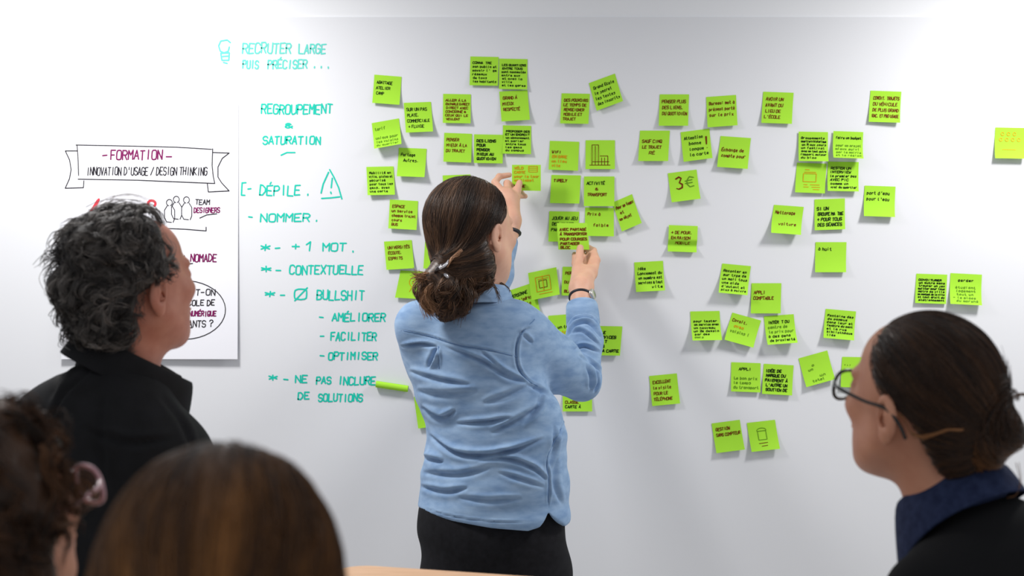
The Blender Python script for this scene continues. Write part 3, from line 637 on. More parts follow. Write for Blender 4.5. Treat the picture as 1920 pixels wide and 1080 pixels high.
# ================================================================== the woman in denim
def denim_woman():
    L = P(922, 985, 3.9)
    per = thing('person', 'woman with a brown ponytail and light denim shirt reaching up to hold two notes', 'person', (L[0], L[1], 0))
    TW = math.radians(28); D0 = 3.88
    H = frame(41, 2, -5); ht = P(886, 436, 3.86)
    hf = head_sdf(H, ht, 1.0)
    wr = P(1090, 560, 4.17); wl = P(954, 436, 4.24)
    # ---- body: head, neck, trunk, arms, hands, legs in one surface
    rh = [([P(1112,514,4.25), P(1119,488,4.30), P(1113,470,4.335), P(1099,463,4.345)], [.0105,.0088,.008,.0066]),
          ([P(1106,507,4.265), P(1111,482,4.315), P(1103,467,4.345), P(1091,462,4.347)], [.0105,.009,.008,.0066]),
          ([P(1097,508,4.275), P(1096,486,4.325), P(1088,472,4.347)], [.010,.0088,.007]),
          ([P(1084,513,4.275), P(1078,494,4.315), P(1077,477,4.335)], [.0095,.008,.0064]),
          ([P(1080,542,4.20), P(1082,505,4.25), P(1086,484,4.285), P(1088,465,4.302)], [.0165,.0125,.0108,.0088])]
    lh = [([P(943,362,4.285), P(928,342,4.31), P(936,331,4.33), P(955,328,4.345)], [.0105,.0088,.0078,.0064]),
          ([P(951,360,4.295), P(951,344,4.33), P(960,348,4.356), P(966,354,4.36)], [.0105,.009,.008,.0066]),
          ([P(956,366,4.30), P(964,353,4.35), P(978,361,4.368)], [.0098,.0084,.0066]),
          ([P(961,376,4.305), P(971,367,4.345), P(985,368,4.365)], [.0092,.0076,.0062]),
          ([P(961,402,4.265), P(966,372,4.295), P(970,356,4.315), P(974,343,4.328)], [.0155,.0115,.0098,.008])]
    palmR = lambda p: smin(smin(rc(p, P(1092,540,4.19), P(1103,512,4.255), .022, .020), rc(p, P(1088,538,4.195), P(1089,512,4.265), .021, .018), .02), rc(p, wr, P(1091,540,4.195), .0245, .024), .02)
    palmL = lambda p: smin(smin(rc(p, P(957,414,4.25), P(950,366,4.288), .020, .018), rc(p, P(958,412,4.255), P(958,374,4.295), .02, .017), .02), rc(p, wl, P(956,414,4.25), .0235, .022), .02)
    eR = P(1090, 722, 4.06); sR = P(985, 640, 3.88); eL = P(912, 560, 4.10); sL = P(786, 612, 3.88)
    nb = P(893, 560, 3.89)
    def body(p):
        d = smin(hf(p), rc(p, ht+H@np.array([0, -.02, -.05]), nb, .052, .056), .03)
        d = smin(d, rc(p, P(893, 580, 3.89), P(905, 700, 3.92), .04, .085), .04)
        d = smin(d, rc(p, P(905, 700, 3.92), P(925, 960, 3.92), .085, .10), .05)
        for s, e, r in ((sR, eR, .045), (sL, eL, .045)): d = smin(d, rc(p, s, e, r, .030), .03)
        d = smin(d, rc(p, eR, wr, .030, .025), .02); d = smin(d, rc(p, eL, wl, .030, .024), .02)
        a = palmR(p)
        for pts, rs in rh: a = smin(a, chain(p, pts, rs), .008)
        b = palmL(p)
        for pts, rs in lh: b = smin(b, chain(p, pts, rs), .008)
        d = smin(smin(d, a, .008), b, .008)
        for sx in (-.085, .095):
            k = np.array([L[0]+sx*.95, L[1]-.02, .48]); d = smin(d, rc(p, (L[0]+sx*.8, L[1], .80), k, .065, .045), .03)
            d = smin(d, rc(p, k, (L[0]+sx, L[1]-.02, .07), .052, .036), .02)
        return d
    V, Q = mesh_sdf(body, (-.35, -.75, .0), (.36, -.0, 1.75), .0034)
    raw_mesh('body', V, [Q], M_skinW, per)
    # ---- thumb nail
    M_nail = mat('rose_nail', lin(190, 120, 125), .3, .4)
    nf = lambda p: ell((p-P(1087.5, 466, 4.2945))@frame(8, -25), (0, 0, 0), (.0055, .0028, .0075))
    V, Q = mesh_sdf(nf, P(1087, 466, 4.29)-.014, P(1087, 466, 4.29)+.014, .0009); raw_mesh('thumbnail', V, [Q], M_nail, per)
    # ---- shirt
    rows = []
    for y, cx, hw, b in [(552, 893, 46, .052), (559, 891, 72, .064), (568, 885, 98, .077), (582, 877, 118, .089), (602, 873, 128, .10), (635, 874, 129, .112), (680, 883, 127, .12), (720, 898, 126, .122),
                         (760, 916, 131, .124), (800, 929, 130, .124), (850, 929, 134, .128), (900, 927, 138, .132), (950, 925, 142, .134), (1000, 924, 143, .134)]:
        hw = hw*3.9/FPX; a = math.sqrt(max((hw**2-(b*math.sin(TW))**2), 1e-4))/math.cos(TW)
        rows.append((CAM_Z-(y-540)*3.9/FPX, (cx-960)*3.9/FPX, CAM_Y+3.9, a, b, TW))
    tf = loft(rows)
    cuffR, cuffL = P(1091, 574, 4.155), P(946, 452, 4.22)
    def shirt(p):
        d = tf(p)
        d = smin(d, chain(p, [P(978, 636, 3.89), P(1035, 680, 3.97), P(1091, 716, 4.06)], [.074, .062, .047], .03), .035)
        d = smin(d, chain(p, [P(1091, 716, 4.06), P(1096, 640, 4.11), cuffR], [.045, .042, .034], .02), .012)
        d = smin(d, chain(p, [P(786, 610, 3.88), P(850, 590, 4.0), eL], [.055, .052, .046], .03), .03)
        d = smin(d, chain(p, [eL, P(930, 510, 4.16), cuffL], [.046, .04, .031], .02), .012)
        q = to_px(p)[:, 0]
        hem = np.interp(q, [770, 783, 850, 920, 990, 1010, 1028, 1046, 1058, 1070], [948, 951, 965, 975, 979, 972, 949, 966, 976, 972])
        d = smax(d, CAM_Z-(hem-540)*3.9/FPX-p[:, 2], .004)
        # cuffs end square
        for c, dr in ((cuffR, cuffR-P(1096, 640, 4.11)), (cuffL, cuffL-P(930, 510, 4.16))):
            dr = dr/np.linalg.norm(dr); near = np.linalg.norm(p-c, axis=1) < .07
            d = np.where(near, smax(d, (p-c)@dr-.004, .004), d)
        n = np.linalg.norm((p-nb)*[1, 1, .0], axis=1)
        return d
    V, Q = mesh_sdf(shirt, (-.36, -.75, .82), (.30, -.02, 1.60), .003)
    Nn, _ = grad(shirt, V)
    wv = Waves(7, 30, 3); wv2 = Waves(6, 70, 4)
    low = np.clip((1.33-V[:, 2])/.2, 0, 1)
    V = V+Nn*((.0030*wv(V*[.45, .45, 1.6])+.0013*wv2(V*[.4, .4, 1.5]))*(0.35+.65*low))[:, None]
    Z = lambda *a: [(720+x/2.159, 580+y/2.159) for x, y in a]
    Y7 = lambda *a: [(880+x/3.376, 460+y/3.376) for x, y in a]
    FO = [(Z((66,84),(180,108),(300,145),(420,165),(545,193)), 2.6, .0022), (Z((68,150),(150,141),(214,150)), 4, .007), (Z((215,152),(200,190),(178,238)), 4.5, .008), (Z((222,150),(222,238)), 2, .003),
          (Z((100,250),(230,285),(350,305)), 6, .006), (Z((245,150),(400,212),(500,272),(585,300)), 5, .008), (Z((390,165),(480,245),(570,290)), 4, .005), (Z((130,330),(240,345),(380,330)), 8, .005),
          (Z((150,395),(230,440),(290,408)), 6, .009), (Z((290,462),(420,456),(520,436)), 5, .007), (Z((400,380),(500,350),(600,300)), 7, .006), (Z((180,505),(280,577),(400,592),(520,572),(650,520)), 6, .012),
          (Z((380,612),(500,606),(600,640),(660,692)), 5, .009), (Z((145,598),(240,618)), 6, .008), (Z((140,715),(250,738),(340,722)), 6, .007), (Z((430,500),(560,440),(640,385)), 7, .007),
          (Z((460,660),(560,690),(650,720)), 5, .005), (Z((150,660),(300,670),(430,640)), 7, .006), (Z((300,760),(420,775),(560,765)), 6, .0045), (Z((640,330),(620,400),(560,470)), 6, .006), (Z((690,470),(690,560),(665,640)), 5, .006),
          (Z((655,600),(667,700),(665,800)), 2.4, .0035), (Z((735,450),(700,520),(660,600)), 2.5, .003), (Z((700,600),(690,700),(720,790)), 6, .005),
          (Z((615,28),(560,88),(540,130),(535,190),(545,240),(580,285),(640,318)), 3, .0042), (Z((545,100),(600,70)), 3, .003),
          (Y7((612,585),(680,503),(760,495),(840,590)), 3.6, .008), (Y7((625,525),(680,468),(760,460),(825,515)), 3.2, .005), (Y7((640,560),(720,545),(830,640)), 3.6, .005), (Y7((660,662),(730,640),(830,680)), 3.6, .007),
          (Y7((690,690),(790,765),(835,815)), 3.6, .008), (Y7((730,730),(768,830),(765,910)), 4, .008), (Y7((780,770),(806,860),(790,930)), 3, .006), (Y7((370,880),(470,930),(580,985)), 5, .006), (Y7((335,560),(400,620)), 4, .004),
          (Z((150,800),(280,838),(430,858),(600,862)), 1.8, .002)]
    V = folds(V, Nn, FO, 1.3)
    sh = raw_mesh('shirt', V, [Q], M_denim, per)
    wr_seam = mat('pale_stitching', lin(158, 184, 214), .85, .1)
    seam('yoke_seam', V, Nn, Z((66,84),(180,108),(300,145),(420,165),(540,192)), .0011, M_seam, sh)
    seam('armhole_seam', V, Nn, Z((610,40),(565,88),(543,130),(537,190),(547,240),(582,285),(622,312)), .0013, M_seam, sh, 40)
    seam('side_seam', V, Nn, Z((735,450),(700,520),(662,600),(667,700),(666,780)), .0011, M_seam, sh)
    seam('pleat_edge', V, Nn, Z((221,150),(222,195),(223,240)), .0011, M_seam, sh, 20)
    seam('hem_stitching', V, Nn, Z((140,788),(250,822),(380,842),(500,853),(600,855)), .0012, wr_seam, sh)
    RC = frame(22, -6, -4)
    collar('collar', M_denim, sh, P(893, 568, 3.885), RC, .066, .066, CPROF, .35)
    for nm, c, ax, r in (('cuff', cuffR, cuffR-P(1096, 640, 4.11), .0375), ('cuff', cuffL, cuffL-P(930, 510, 4.16), .033)):
        ax = ax/np.linalg.norm(ax); pts = [c+ax*s for s in (-.05, -.046, -.02, 0, .005, .003, -.02)]
        V, F = tube_geo(pts, [r*1.02, r*1.09, r*1.06, r*1.02, r*.97, r*.86, r*.8], 36); raw_mesh(nm, V, F[:1], M_denim, sh)
    # buttons on the cuff tab
    # ---- trousers
    hip = loft([(CAM_Z-(y-540)*3.9/FPX, (cx-960)*3.9/FPX, CAM_Y+3.9, hw*3.9/FPX/1.01, b, TW*.5) for y, cx, hw, b in
                [(930, 925, 137, .115), (960, 922.5, 141.5, .125), (995, 921.5, 143, .13), (1025, 925, 140, .128), (1062, 931, 134, .122), (1120, 934, 132, .115)]])
    def trs(p):
        d = hip(p)
        for sx in (-.075, .095):
            k = np.array([L[0]+sx*.95, L[1]-.02, .47]); d = smin(d, rc(p, (L[0]+sx, L[1], .80), k, .088, .064), .03)
            d = smin(d, rc(p, k, (L[0]+sx*.9, L[1]-.03, .09), .063, .05), .03)
        return smax(d, .07-p[:, 2], .004)
    V, Q = mesh_sdf(trs, (-.35, -.75, .05), (.3, -.2, 1.05), .006)
    Nn, _ = grad(trs, V); V = V+Nn*(.0018*Waves(6, 34, 9)(V))[:, None]
    raw_mesh('trousers', V, [Q], M_trou, per)
    shoe(None, 'shoe', L[0]-.07, L[1]-.02, -5, per); shoe(None, 'shoe', L[0]+.09, L[1]-.02, 14, per)
    # ---- hair
    tie = P(829, 508, 3.77)
    tabl = [-.05, -.032, -.036, .012, .035, .052, .075, .09]
    def shell(p, g=.0):
        q = (p-ht)@H
        d = ell(q, (0, -.014, .030), (.0845+g, .107+g, .094+g))
        d = smin(d, ell(q, (0, -.04, -.05), (.070, .062, .072)), .04)
        d = smax(d, hairline(q, tabl), .012)
        return smax(d, -ell(q, (.090, -.006, -.022), (.030, .027, .036)), .005)
    tl = (tie-ht)@H
    pony = [tie+np.array([.01, .02, .01]), tie, P(836, 535, 3.765), P(838, 560, 3.775), P(838, 580, 3.79)]
    pony2 = [tie+np.array([.03, .02, .01]), P(858, 520, 3.775), P(866, 550, 3.78), P(864, 572, 3.79)]
    pony3 = [tie, P(812, 520, 3.76), P(804, 545, 3.77), P(812, 568, 3.785)]
    def hf2(p):
        d = shell(p); d = smin(d, chain(p, [P(890, 500, 3.80), P(852, 506, 3.775), tie], [.045, .032, .022], .02), .03)
        d = smin(d, chain(p, pony, [.018, .024, .030, .026, .012], .02), .012)
        d = smin(d, chain(p, pony2, [.02, .022, .02, .010], .01), .01)
        return smin(d, chain(p, pony3, [.018, .020, .019, .010], .01), .01)
    V, Q = mesh_sdf(hf2, ht-np.array([.25, .25, .25]), ht+np.array([.17, .17, .17]), .004)
    Nn, _ = grad(hf2, V)
    rel = V-tie; ang = np.arctan2(rel[:, 2], rel[:, 0]+.3*rel[:, 1]); st = np.sin(ang*46+3*np.sin(ang*13))*.0009+np.sin(ang*23+1)*.0009
    V = V+Nn*(st*np.clip((np.linalg.norm(rel, axis=1)-.03)/.06, 0, 1))[:, None]
    r = np.random.RandomState(2); tint = np.clip(.12+.12*np.sin(ang*31)+.08*np.sin(ang*57+1), 0, 1)
    def dirf(p, i):
        d = tie-p; n = np.linalg.norm(d, axis=1)[:, None]; v = d/n
        q = to_px(p); below = (np.linalg.norm((q-np.array([829, 508])), axis=1) < 26) | (q[:, 1] > 520)
        dn = np.array([.0, -.1, -1.0])+np.stack([.6*np.sin(p[:, 0]*70), 0*p[:, 0], 0*p[:, 0]], 1)
        v[below] = dn[below]; return v
    def dirs(p, i):
        v = tie+np.array([0, .02, 0])-p; return v/np.linalg.norm(v, axis=1)[:, None]
    lq = (V-ht)@H; ear = (np.linalg.norm((lq-[.08, -.005, -.02])*[.6, 1, .9], axis=1) < .036) | ((lq[:, 0] > .03) & (lq[:, 1] > .0) & (lq[:, 2] < .035))
    vh = V[(np.linalg.norm(V-tie, axis=1) > .045) & (to_px(V)[:, 1] < 512) & ~ear]; root = vh[r.randint(0, len(vh), 5200)]
    M_h = hair_mat('brown_hair', lin(40, 29, 24), lin(158, 116, 84), .42, .4)
    def tn(ro, r):
        a = np.arctan2(ro[:, 2]-tie[2], ro[:, 0]-tie[0]+.3*(ro[:, 1]-tie[1]))
        return np.clip(.16+.16*np.sin(a*19+1)+r.normal(0, .10, len(ro)), 0, 1)**1.0
    hobj = strands('hair', root, dirs, hf2, M_h, per, n=14, step=.0075, rad=.00055, lift=(.0006, .0025), noise=.05, tint=tn, shell=(V, Q, tint), seed=5)
    # the loose tail below the clip
    vt = V[to_px(V)[:, 1] > 515]; root2 = vt[r.randint(0, len(vt), 260)]
    def dird(p, i):
        q = to_px(p); return np.stack([.35*np.sin(q[:, 0]*.11)+(.35 if i > 6 else -.2)*np.sign(836-q[:, 0]), -.15+0*p[:, 0], -1+0*p[:, 0]], 1)
    strands('ponytail', root2, dird, hf2, M_h, hobj, n=10, step=.007, rad=.0007, lift=(.0005, .007), curl=.003, curlf=90, noise=.4, tint=lambda a, r: np.clip(r.normal(.24, .2, len(a)), 0, 1), seed=6, clump=7)
    # wisps flicking out to the left of the clip, ginger ends above it
    A, Fs, T = [], [], []; r = np.random.RandomState(11)
    def wisp(pts, d, rad, k, sp, tv):
        for _ in range(k):
            pp = np.array([P(x+r.normal(0, sp)*(.3+i/len(pts)), y+r.normal(0, sp)*(.3+i/len(pts)), d+r.normal(0, .003)) for i, (x, y) in enumerate(pts)]); pp = spline(pp, 10)
            v, f = tube_geo(pp, np.linspace(rad, rad*.3, 10), 4); o = sum(len(a) for a in A); A.append(v); Fs.append(f[0]+o); T.append(np.full(len(v), np.clip(tv+r.normal(0, .14), 0, 1)))
    wisp([(832, 518), (812, 514), (795, 518), (778, 515)], 3.748, .0013, 60, 5, .95)
    wisp([(830, 522), (806, 526), (792, 524), (783, 529)], 3.748, .0012, 50, 5, .85)
    wisp([(822, 525), (802, 545), (803, 565), (818, 582)], 3.744, .0012, 80, 6, .7)
    wisp([(815, 530), (795, 548), (793, 570), (806, 590)], 3.75, .0011, 50, 5, .7)
    wisp([(838, 500), (848, 484), (858, 476), (864, 470)], 3.732, .0014, 30, 2, 1.0)
    wisp([(905, 525), (925, 535), (934, 550), (936, 566)], 3.80, .0008, 12, 3, .15)
    wisp([(930, 525), (950, 540), (954, 556), (948, 566)], 3.86, .0007, 9, 3, .15)
    wisp([(840, 530), (850, 560), (848, 580), (838, 592)], 3.748, .001, 50, 7, .22)
    wisp([(868, 530), (878, 556), (872, 580), (858, 590)], 3.752, .001, 50, 7, .15)
    raw_mesh('loose_strands', np.concatenate(A), [np.concatenate(Fs)], M_h, hobj, True, np.concatenate(T))
    # claw clip
    M_clip = mat('shiny_dark_plastic', lin(44, 34, 34), .2, .6)
    M_pearl = mat('pale_clip_metal', lin(215, 214, 220), .2, .6, metal=.5)
    cl = tube('hair_clip', spline([P(846, 486, 3.742), P(838, 494, 3.728), P(829, 500, 3.724), P(820, 505, 3.73), P(816, 512, 3.742)], 16), np.concatenate([np.linspace(.002, .0065, 8), np.linspace(.0065, .003, 8)]), M_clip, per, 12)
    tube('clip_arm', spline([P(841, 488, 3.735), P(836, 496, 3.721), P(824, 503, 3.722)], 10), np.linspace(.0016, .0042, 10), M_pearl, cl, 10)
    tube('clip_arm', spline([P(833, 514, 3.735), P(837, 517, 3.729), P(840, 521, 3.735)], 6), [.002, .0036, .004, .004, .0036, .002], M_pearl, cl, 10)
    # wristwatch on the right wrist, dark band on the left
    M_band = mat('dark_watch_strap', lin(36, 36, 44), .5, .4); M_case = mat('steel_watch_case', lin(210, 205, 200), .2, .6, metal=.9)
    axw = (P(1091, 540, 4.195)-wr); axw /= np.linalg.norm(axw)
    def ring(c, ax, r0):
        u = np.cross(ax, [0, 1, 0]); u /= np.linalg.norm(u); v = np.cross(ax, u)
        return [c+r0*(math.cos(a)*u+math.sin(a)*v*.95) for a in np.linspace(0, 2*math.pi, 33)[:-1]], u, v
    c = wr+axw*.004; pts, u, v = ring(c, axw, .0275); wt = tube('wristwatch', pts, .0042, M_band, per, 8, True)
    side = np.array([1.0, -.75, 0]); side -= axw*(side@axw); side /= np.linalg.norm(side)
    tube('watch_case', [c+side*s for s in (.024, .026, .032, .0335)], [.011, .0135, .0135, .012], M_case, wt, 24)
    axl = (P(956, 414, 4.25)-wl); axl /= np.linalg.norm(axl)
    pts, u, v = ring(wl+axl*.0, axl, .0262); tube('bracelet', pts, .0052, M_band, per, 8, True)
denim_woman()

def held_note(c, d0, d1, ink, lines, label, wd=.02, extra=None):
    (ax, ay), (bx, by), (cx, cy), (dx, dy) = c
    tl, tr, br, bl = P(ax, ay, d0), P(bx, by, d0), P(cx, cy, d1), P(dx, dy, d1)
    nrm = np.cross(tr-tl, bl-tl); nrm /= np.linalg.norm(nrm); nrm = nrm if nrm[1] < 0 else -nrm
    def place(s, off=0.0):
        u, v = s[:, :1], s[:, 1:]
        return (tl*(1-u)+tr*u)*(1-v)+(bl*(1-u)+br*u)*v+nrm*(off+.003*np.sin(math.pi*v)*u)
    g = np.stack(np.meshgrid(np.linspace(0, 1, 9), np.linspace(0, 1, 9)), -1).reshape(-1, 2); V = place(g)
    F = np.array([(j*9+i, (j+1)*9+i, (j+1)*9+i+1, j*9+i+1) for j in range(8) for i in range(8)])
    base = V.mean(0); o = raw_mesh('sticky_note', V-base, [F], M_note); o.location = base
    tag(o, label, 'sticky note', 'notes held in the hands'); S = {}; rnd = random.Random(3)
    for i, (kk, L, y) in enumerate(lines):
        S.setdefault(kk, []).extend([[(x, -yy) for x, yy in st] for st in text_strokes(L, .08, -(y+.1), .08+min(.86, len(L)*.075), .1, rnd=rnd, jit=.35)])
    if extra: S.setdefault(extra[0], []).extend(extra[1])
    for kk, st in S.items():
        V, F = ribbons(st, wd, lambda a: place(a, .0007)); raw_mesh('handwriting', V, F, INK[kk], o, False)
held_note([(960,309),(1014,309),(1014,358),(960,357)], 4.345, 4.338, 'o', [('o', 'VÉLO', .08), ('o', 'CARTE', .24), ('o', 'pour le tour', .40), ('o', 'un ticket', .55), ('r', 'LIGNE', .78)], 'bright note with orange writing pinched in the raised left hand beside the head',
          extra=('o', box_s(.58, .06, .88, .28)+[[(.6, .13), (.86, .13)], [(.6, .2), (.86, .2)]]))
held_note([(1044,418),(1101,418),(1105,468),(1047,468)], 4.332, 4.318, 'r', [('r', 'AVEC PARTAGÉ', .2), ('r', 'À TRANSPORTER', .37), ('r', 'POUR COURSES', .56), ('r', 'PARTAGER', .73), ('r', 'BLOC', .87)], 'darker note with red lines held by the thumb of the right hand', wd=.023)

# ================================================================== the grey-haired man
def dark_man():
    D = 2.95; sc = D/FPX
    ht = P(248, 532, D); H = frame(41, 10, 0); S = 1.03
    hf = head_sdf(H, ht, S); L = np.array([ht[0]-.01, ht[1]-.03])
    per = thing('person', 'man with tousled dark grey hair and black collared shirt turned towards the flip-chart sheet', 'person', (L[0], L[1], 0))
    nb = P(226, 700, D+.01)
    rows = []
    for y, cx, hw, b in [(672, 222, 58, .06), (692, 212, 84, .075), (720, 202, 122, .095), (760, 196, 152, .115), (800, 200, 178, .128), (835, 206, 192, .134), (880, 212, 198, .14), (980, 226, 190, .145), (1100, 226, 190, .145), (1200, 226, 180, .14)]:
        rows.append((CAM_Z-(y-540)*sc, (cx-960)*sc, CAM_Y+D-.015, hw*sc*1.02, b, math.radians(22)))
    tf = loft(rows)
    hy = CAM_Y+D-.02; zt = rows[-1][0]
    def body(p):
        d = smin(hf(p), rc(p, ht+H@np.array([0, -.015, -.06]), nb, .058, .066), .03)
        d = smin(d, rc(p, nb-np.array([0, 0, .06]), (L[0], hy, .95), .045, .11), .04)
        for sx in (-.1, .1):
            d = smin(d, rc(p, (L[0]+sx, hy, .8), (L[0]+sx, hy, .08), .09, .04), .03)
            d = smin(d, rc(p, (L[0]+sx*.9-.02, hy, 1.10), (L[0]+sx*2.0, hy+.02, .95), .034, .03), .03); d = smin(d, rc(p, (L[0]+sx*2.0, hy+.02, .95), (L[0]+sx*2, hy+.12, .75), .034, .026), .02)
            hc = np.array([L[0]+sx*2, hy+.13, .72]); d = smin(d, ell(p, hc-[0, 0, .02], (.018, .04, .05)), .02)
            for i in range(4): d = smin(d, chain(p, [hc+[0, -.028+.019*i, -.05], hc+[-.01*np.sign(sx), -.03+.02*i, -.095]], [.010, .0075]), .006)
            d = smin(d, chain(p, [hc+[0, .03, -.01], hc+[-.012*np.sign(sx), .055, -.05]], [.012, .009]), .008)
        return d
    V, Q = mesh_sdf(body, (-.98, -1.75, 0), (-.34, -1.1, 1.68), .0042)
    raw_mesh('body', V, [Q], M_skinM, per)
    def shirt(p):
        d = tf(p)
        for sx in (-1, 1):
            s = P(322, 858, D-.015) if sx > 0 else P(94, 812, D-.015); e = np.array([L[0]+sx*.205, hy+.02, .95]); d = smin(d, chain(p, [s, e, (L[0]+sx*.2, hy+.12, .77)], [.062, .05, .036], .02), .05)
        return d
    V, Q = mesh_sdf(shirt, (-1.02, -1.8, .7), (-.3, -1.1, 1.42), .006)
    Nn, _ = grad(shirt, V); V = V+Nn*(.003*Waves(7, 22, 5)(V*[1, 1, .6]))[:, None]
    V = folds(V, Nn, [([(150, 665), (120, 700), (95, 750)], 6, .007), ([(175, 690), (120, 740), (90, 800)], 6, .006), ([(300, 740), (340, 790), (365, 850)], 8, .006), ([(150, 800), (240, 830), (330, 820)], 9, .006), ([(200, 720), (190, 820), (200, 930)], 9, .004)])
    sh = raw_mesh('shirt', V, [Q], M_black, per)
    prof = [(-.004, -.03), (-.002, .01), (.002, .034), (.007, .040), (.014, .034), (.021, .012), (.029, -.014)]
    collar('collar', M_black, sh, P(226, 686, D)+np.array([.017, .02, -.012]), frame(50, -20, 13), .074, .102, prof, .26, flare=.35)
    def trs(p):
        d = loft([(1.02, L[0], hy, .165, .13, .2), (.9, L[0], hy, .175, .14, .2), (.78, L[0], hy, .17, .13, .2)])(p)
        for sx in (-.095, .095): d = smin(d, chain(p, [(L[0]+sx, hy, .8), (L[0]+sx, hy, .45), (L[0]+sx, hy-.02, .09)], [.092, .07, .055], .02), .03)
        return smax(d, .07-p[:, 2], .004)
    V, Q = mesh_sdf(trs, (-1.0, -1.75, .05), (-.35, -1.1, 1.05), .009); raw_mesh('trousers', V, [Q], M_trou, per)
    shoe(None, 'shoe', L[0]-.1, hy-.0, -2, per); shoe(None, 'shoe', L[0]+.1, hy-.0, 25, per)
    # hair: loose grey curls
    tabl = [-.055, -.052, -.040, .026, .030, .024, .014, .04]
    wv = Waves(8, 60, 21); wv2 = Waves(8, 130, 22)
    def shell(p):
        q = (p-ht)@H/S
        d = ell(q, (0, -.016, .032), (.084, .100, .092)); d = smin(d, ell(q, (0, -.060, -.035), (.062, .050, .072)), .04)
        d = smax(d, hairline(q, tabl), .014)
        return d*S
    def rough(p):
        q = (p-ht)@H; top = np.clip((q[:, 2]+.02)*8+np.clip(-q[:, 1], 0, 1)*6, 0.15, 1)
        return shell(p)-(.006*wv(p)+.003*wv2(p))*top
    V, Q = mesh_sdf(rough, ht-.2, ht+.2, .004)
    r = np.random.RandomState(3); tint = np.clip(.1+.12*wv(V*1.5), 0, .5)
    M_h = hair_mat('dark_grey_hair', lin(34, 30, 30), lin(176, 166, 158), .42, .45)
    lq = (V-ht)@H; keep = ~((np.abs(lq[:, 0]) > .05) & (lq[:, 1] > -.048) & (lq[:, 1] < .014) & (lq[:, 2] < .018)) & ((lq[:, 2] < .03) | (hairline(lq/S, tabl) < -.014)); vk = V[keep]
    root = vk[r.randint(0, len(vk), 620)]
    fl = [Waves(4, 38, 40+i) for i in range(3)]
    back = H@np.array([0, -.75, -.55]); cl = Waves(8, 160, 77)
    def dirf(p, i):
        q = (p-ht)@H; front = np.clip(q[:, 1]*8, 0, 1)[:, None]
        return back*(1-.3*front)+np.stack([f(p) for f in fl], 1)*.75
    def tn(ro, r):
        q = (ro-ht)@H; side = np.clip((q[:, 1]-.0)*9, 0, 1)*np.clip((.06-q[:, 2])*12, 0, 1)
        return np.clip(r.normal(.15, .17, len(ro))+.15*np.clip(cl(ro), 0, 2)+.30*side*r.uniform(.3, 1, len(ro)), 0, 1)
    hobj = strands('hair', root, dirf, rough, M_h, per, n=14, step=.0046, rad=.0007, lift=(.001, .009), curl=.005, curlf=125, noise=.5, tint=tn, shell=(V, Q, tint), seed=8, clump=12, jit=.0022)
    # curls standing off the back of the head, the forelock and the wisps on top
    A, Fs, T = [], [], []
    def wisp(pts, d, rad, k, sp, tv, sd=.02):
        for _ in range(k):
            j = r.normal(0, sp, 2); pp = np.array([P(x+j[0]+r.normal(0, sp*.35), y+j[1]+r.normal(0, sp*.35), d+r.normal(0, sd)) for x, y in pts]); pp = spline(pp, 10)
            v, f = tube_geo(pp, np.linspace(rad, rad*.3, 10), 4); o = sum(len(a) for a in A); A.append(v); Fs.append(f[0]+o); T.append(np.full(len(v), np.clip(tv+r.normal(0, .1), 0, 1)))
    wisp([(130, 470), (108, 482), (92, 488), (84, 500)], D-.05, .0011, 36, 9, .12)
    wisp([(135, 505), (110, 515), (98, 535), (104, 558)], D-.05, .0011, 32, 9, .12)
    wisp([(132, 560), (118, 575), (110, 600), (114, 608)], D-.06, .0010, 26, 8, .12)
    wisp([(140, 600), (124, 615), (120, 635), (130, 645)], D-.06, .0010, 26, 7, .14)
    wisp([(140, 440), (118, 448), (104, 462), (112, 480)], D-.04, .0011, 32, 9, .14)
    wisp([(170, 405), (200, 390), (235, 386), (270, 392)], D-.0, .0009, 40, 6, .2)
    wisp([(245, 395), (275, 388), (296, 402), (304, 428)], D+.03, .0012, 26, 4, .1)
    wisp([(262, 392), (284, 394), (298, 408), (303, 430)], D+.03, .0012, 16, 3, .08)
    wisp([(180, 400), (215, 378), (255, 376), (292, 392)], D+.0, .0005, 16, 6, .7)
    raw_mesh('loose_curls', np.concatenate(A), [np.concatenate(Fs)], M_h, hobj, True, np.concatenate(T))
dark_man()

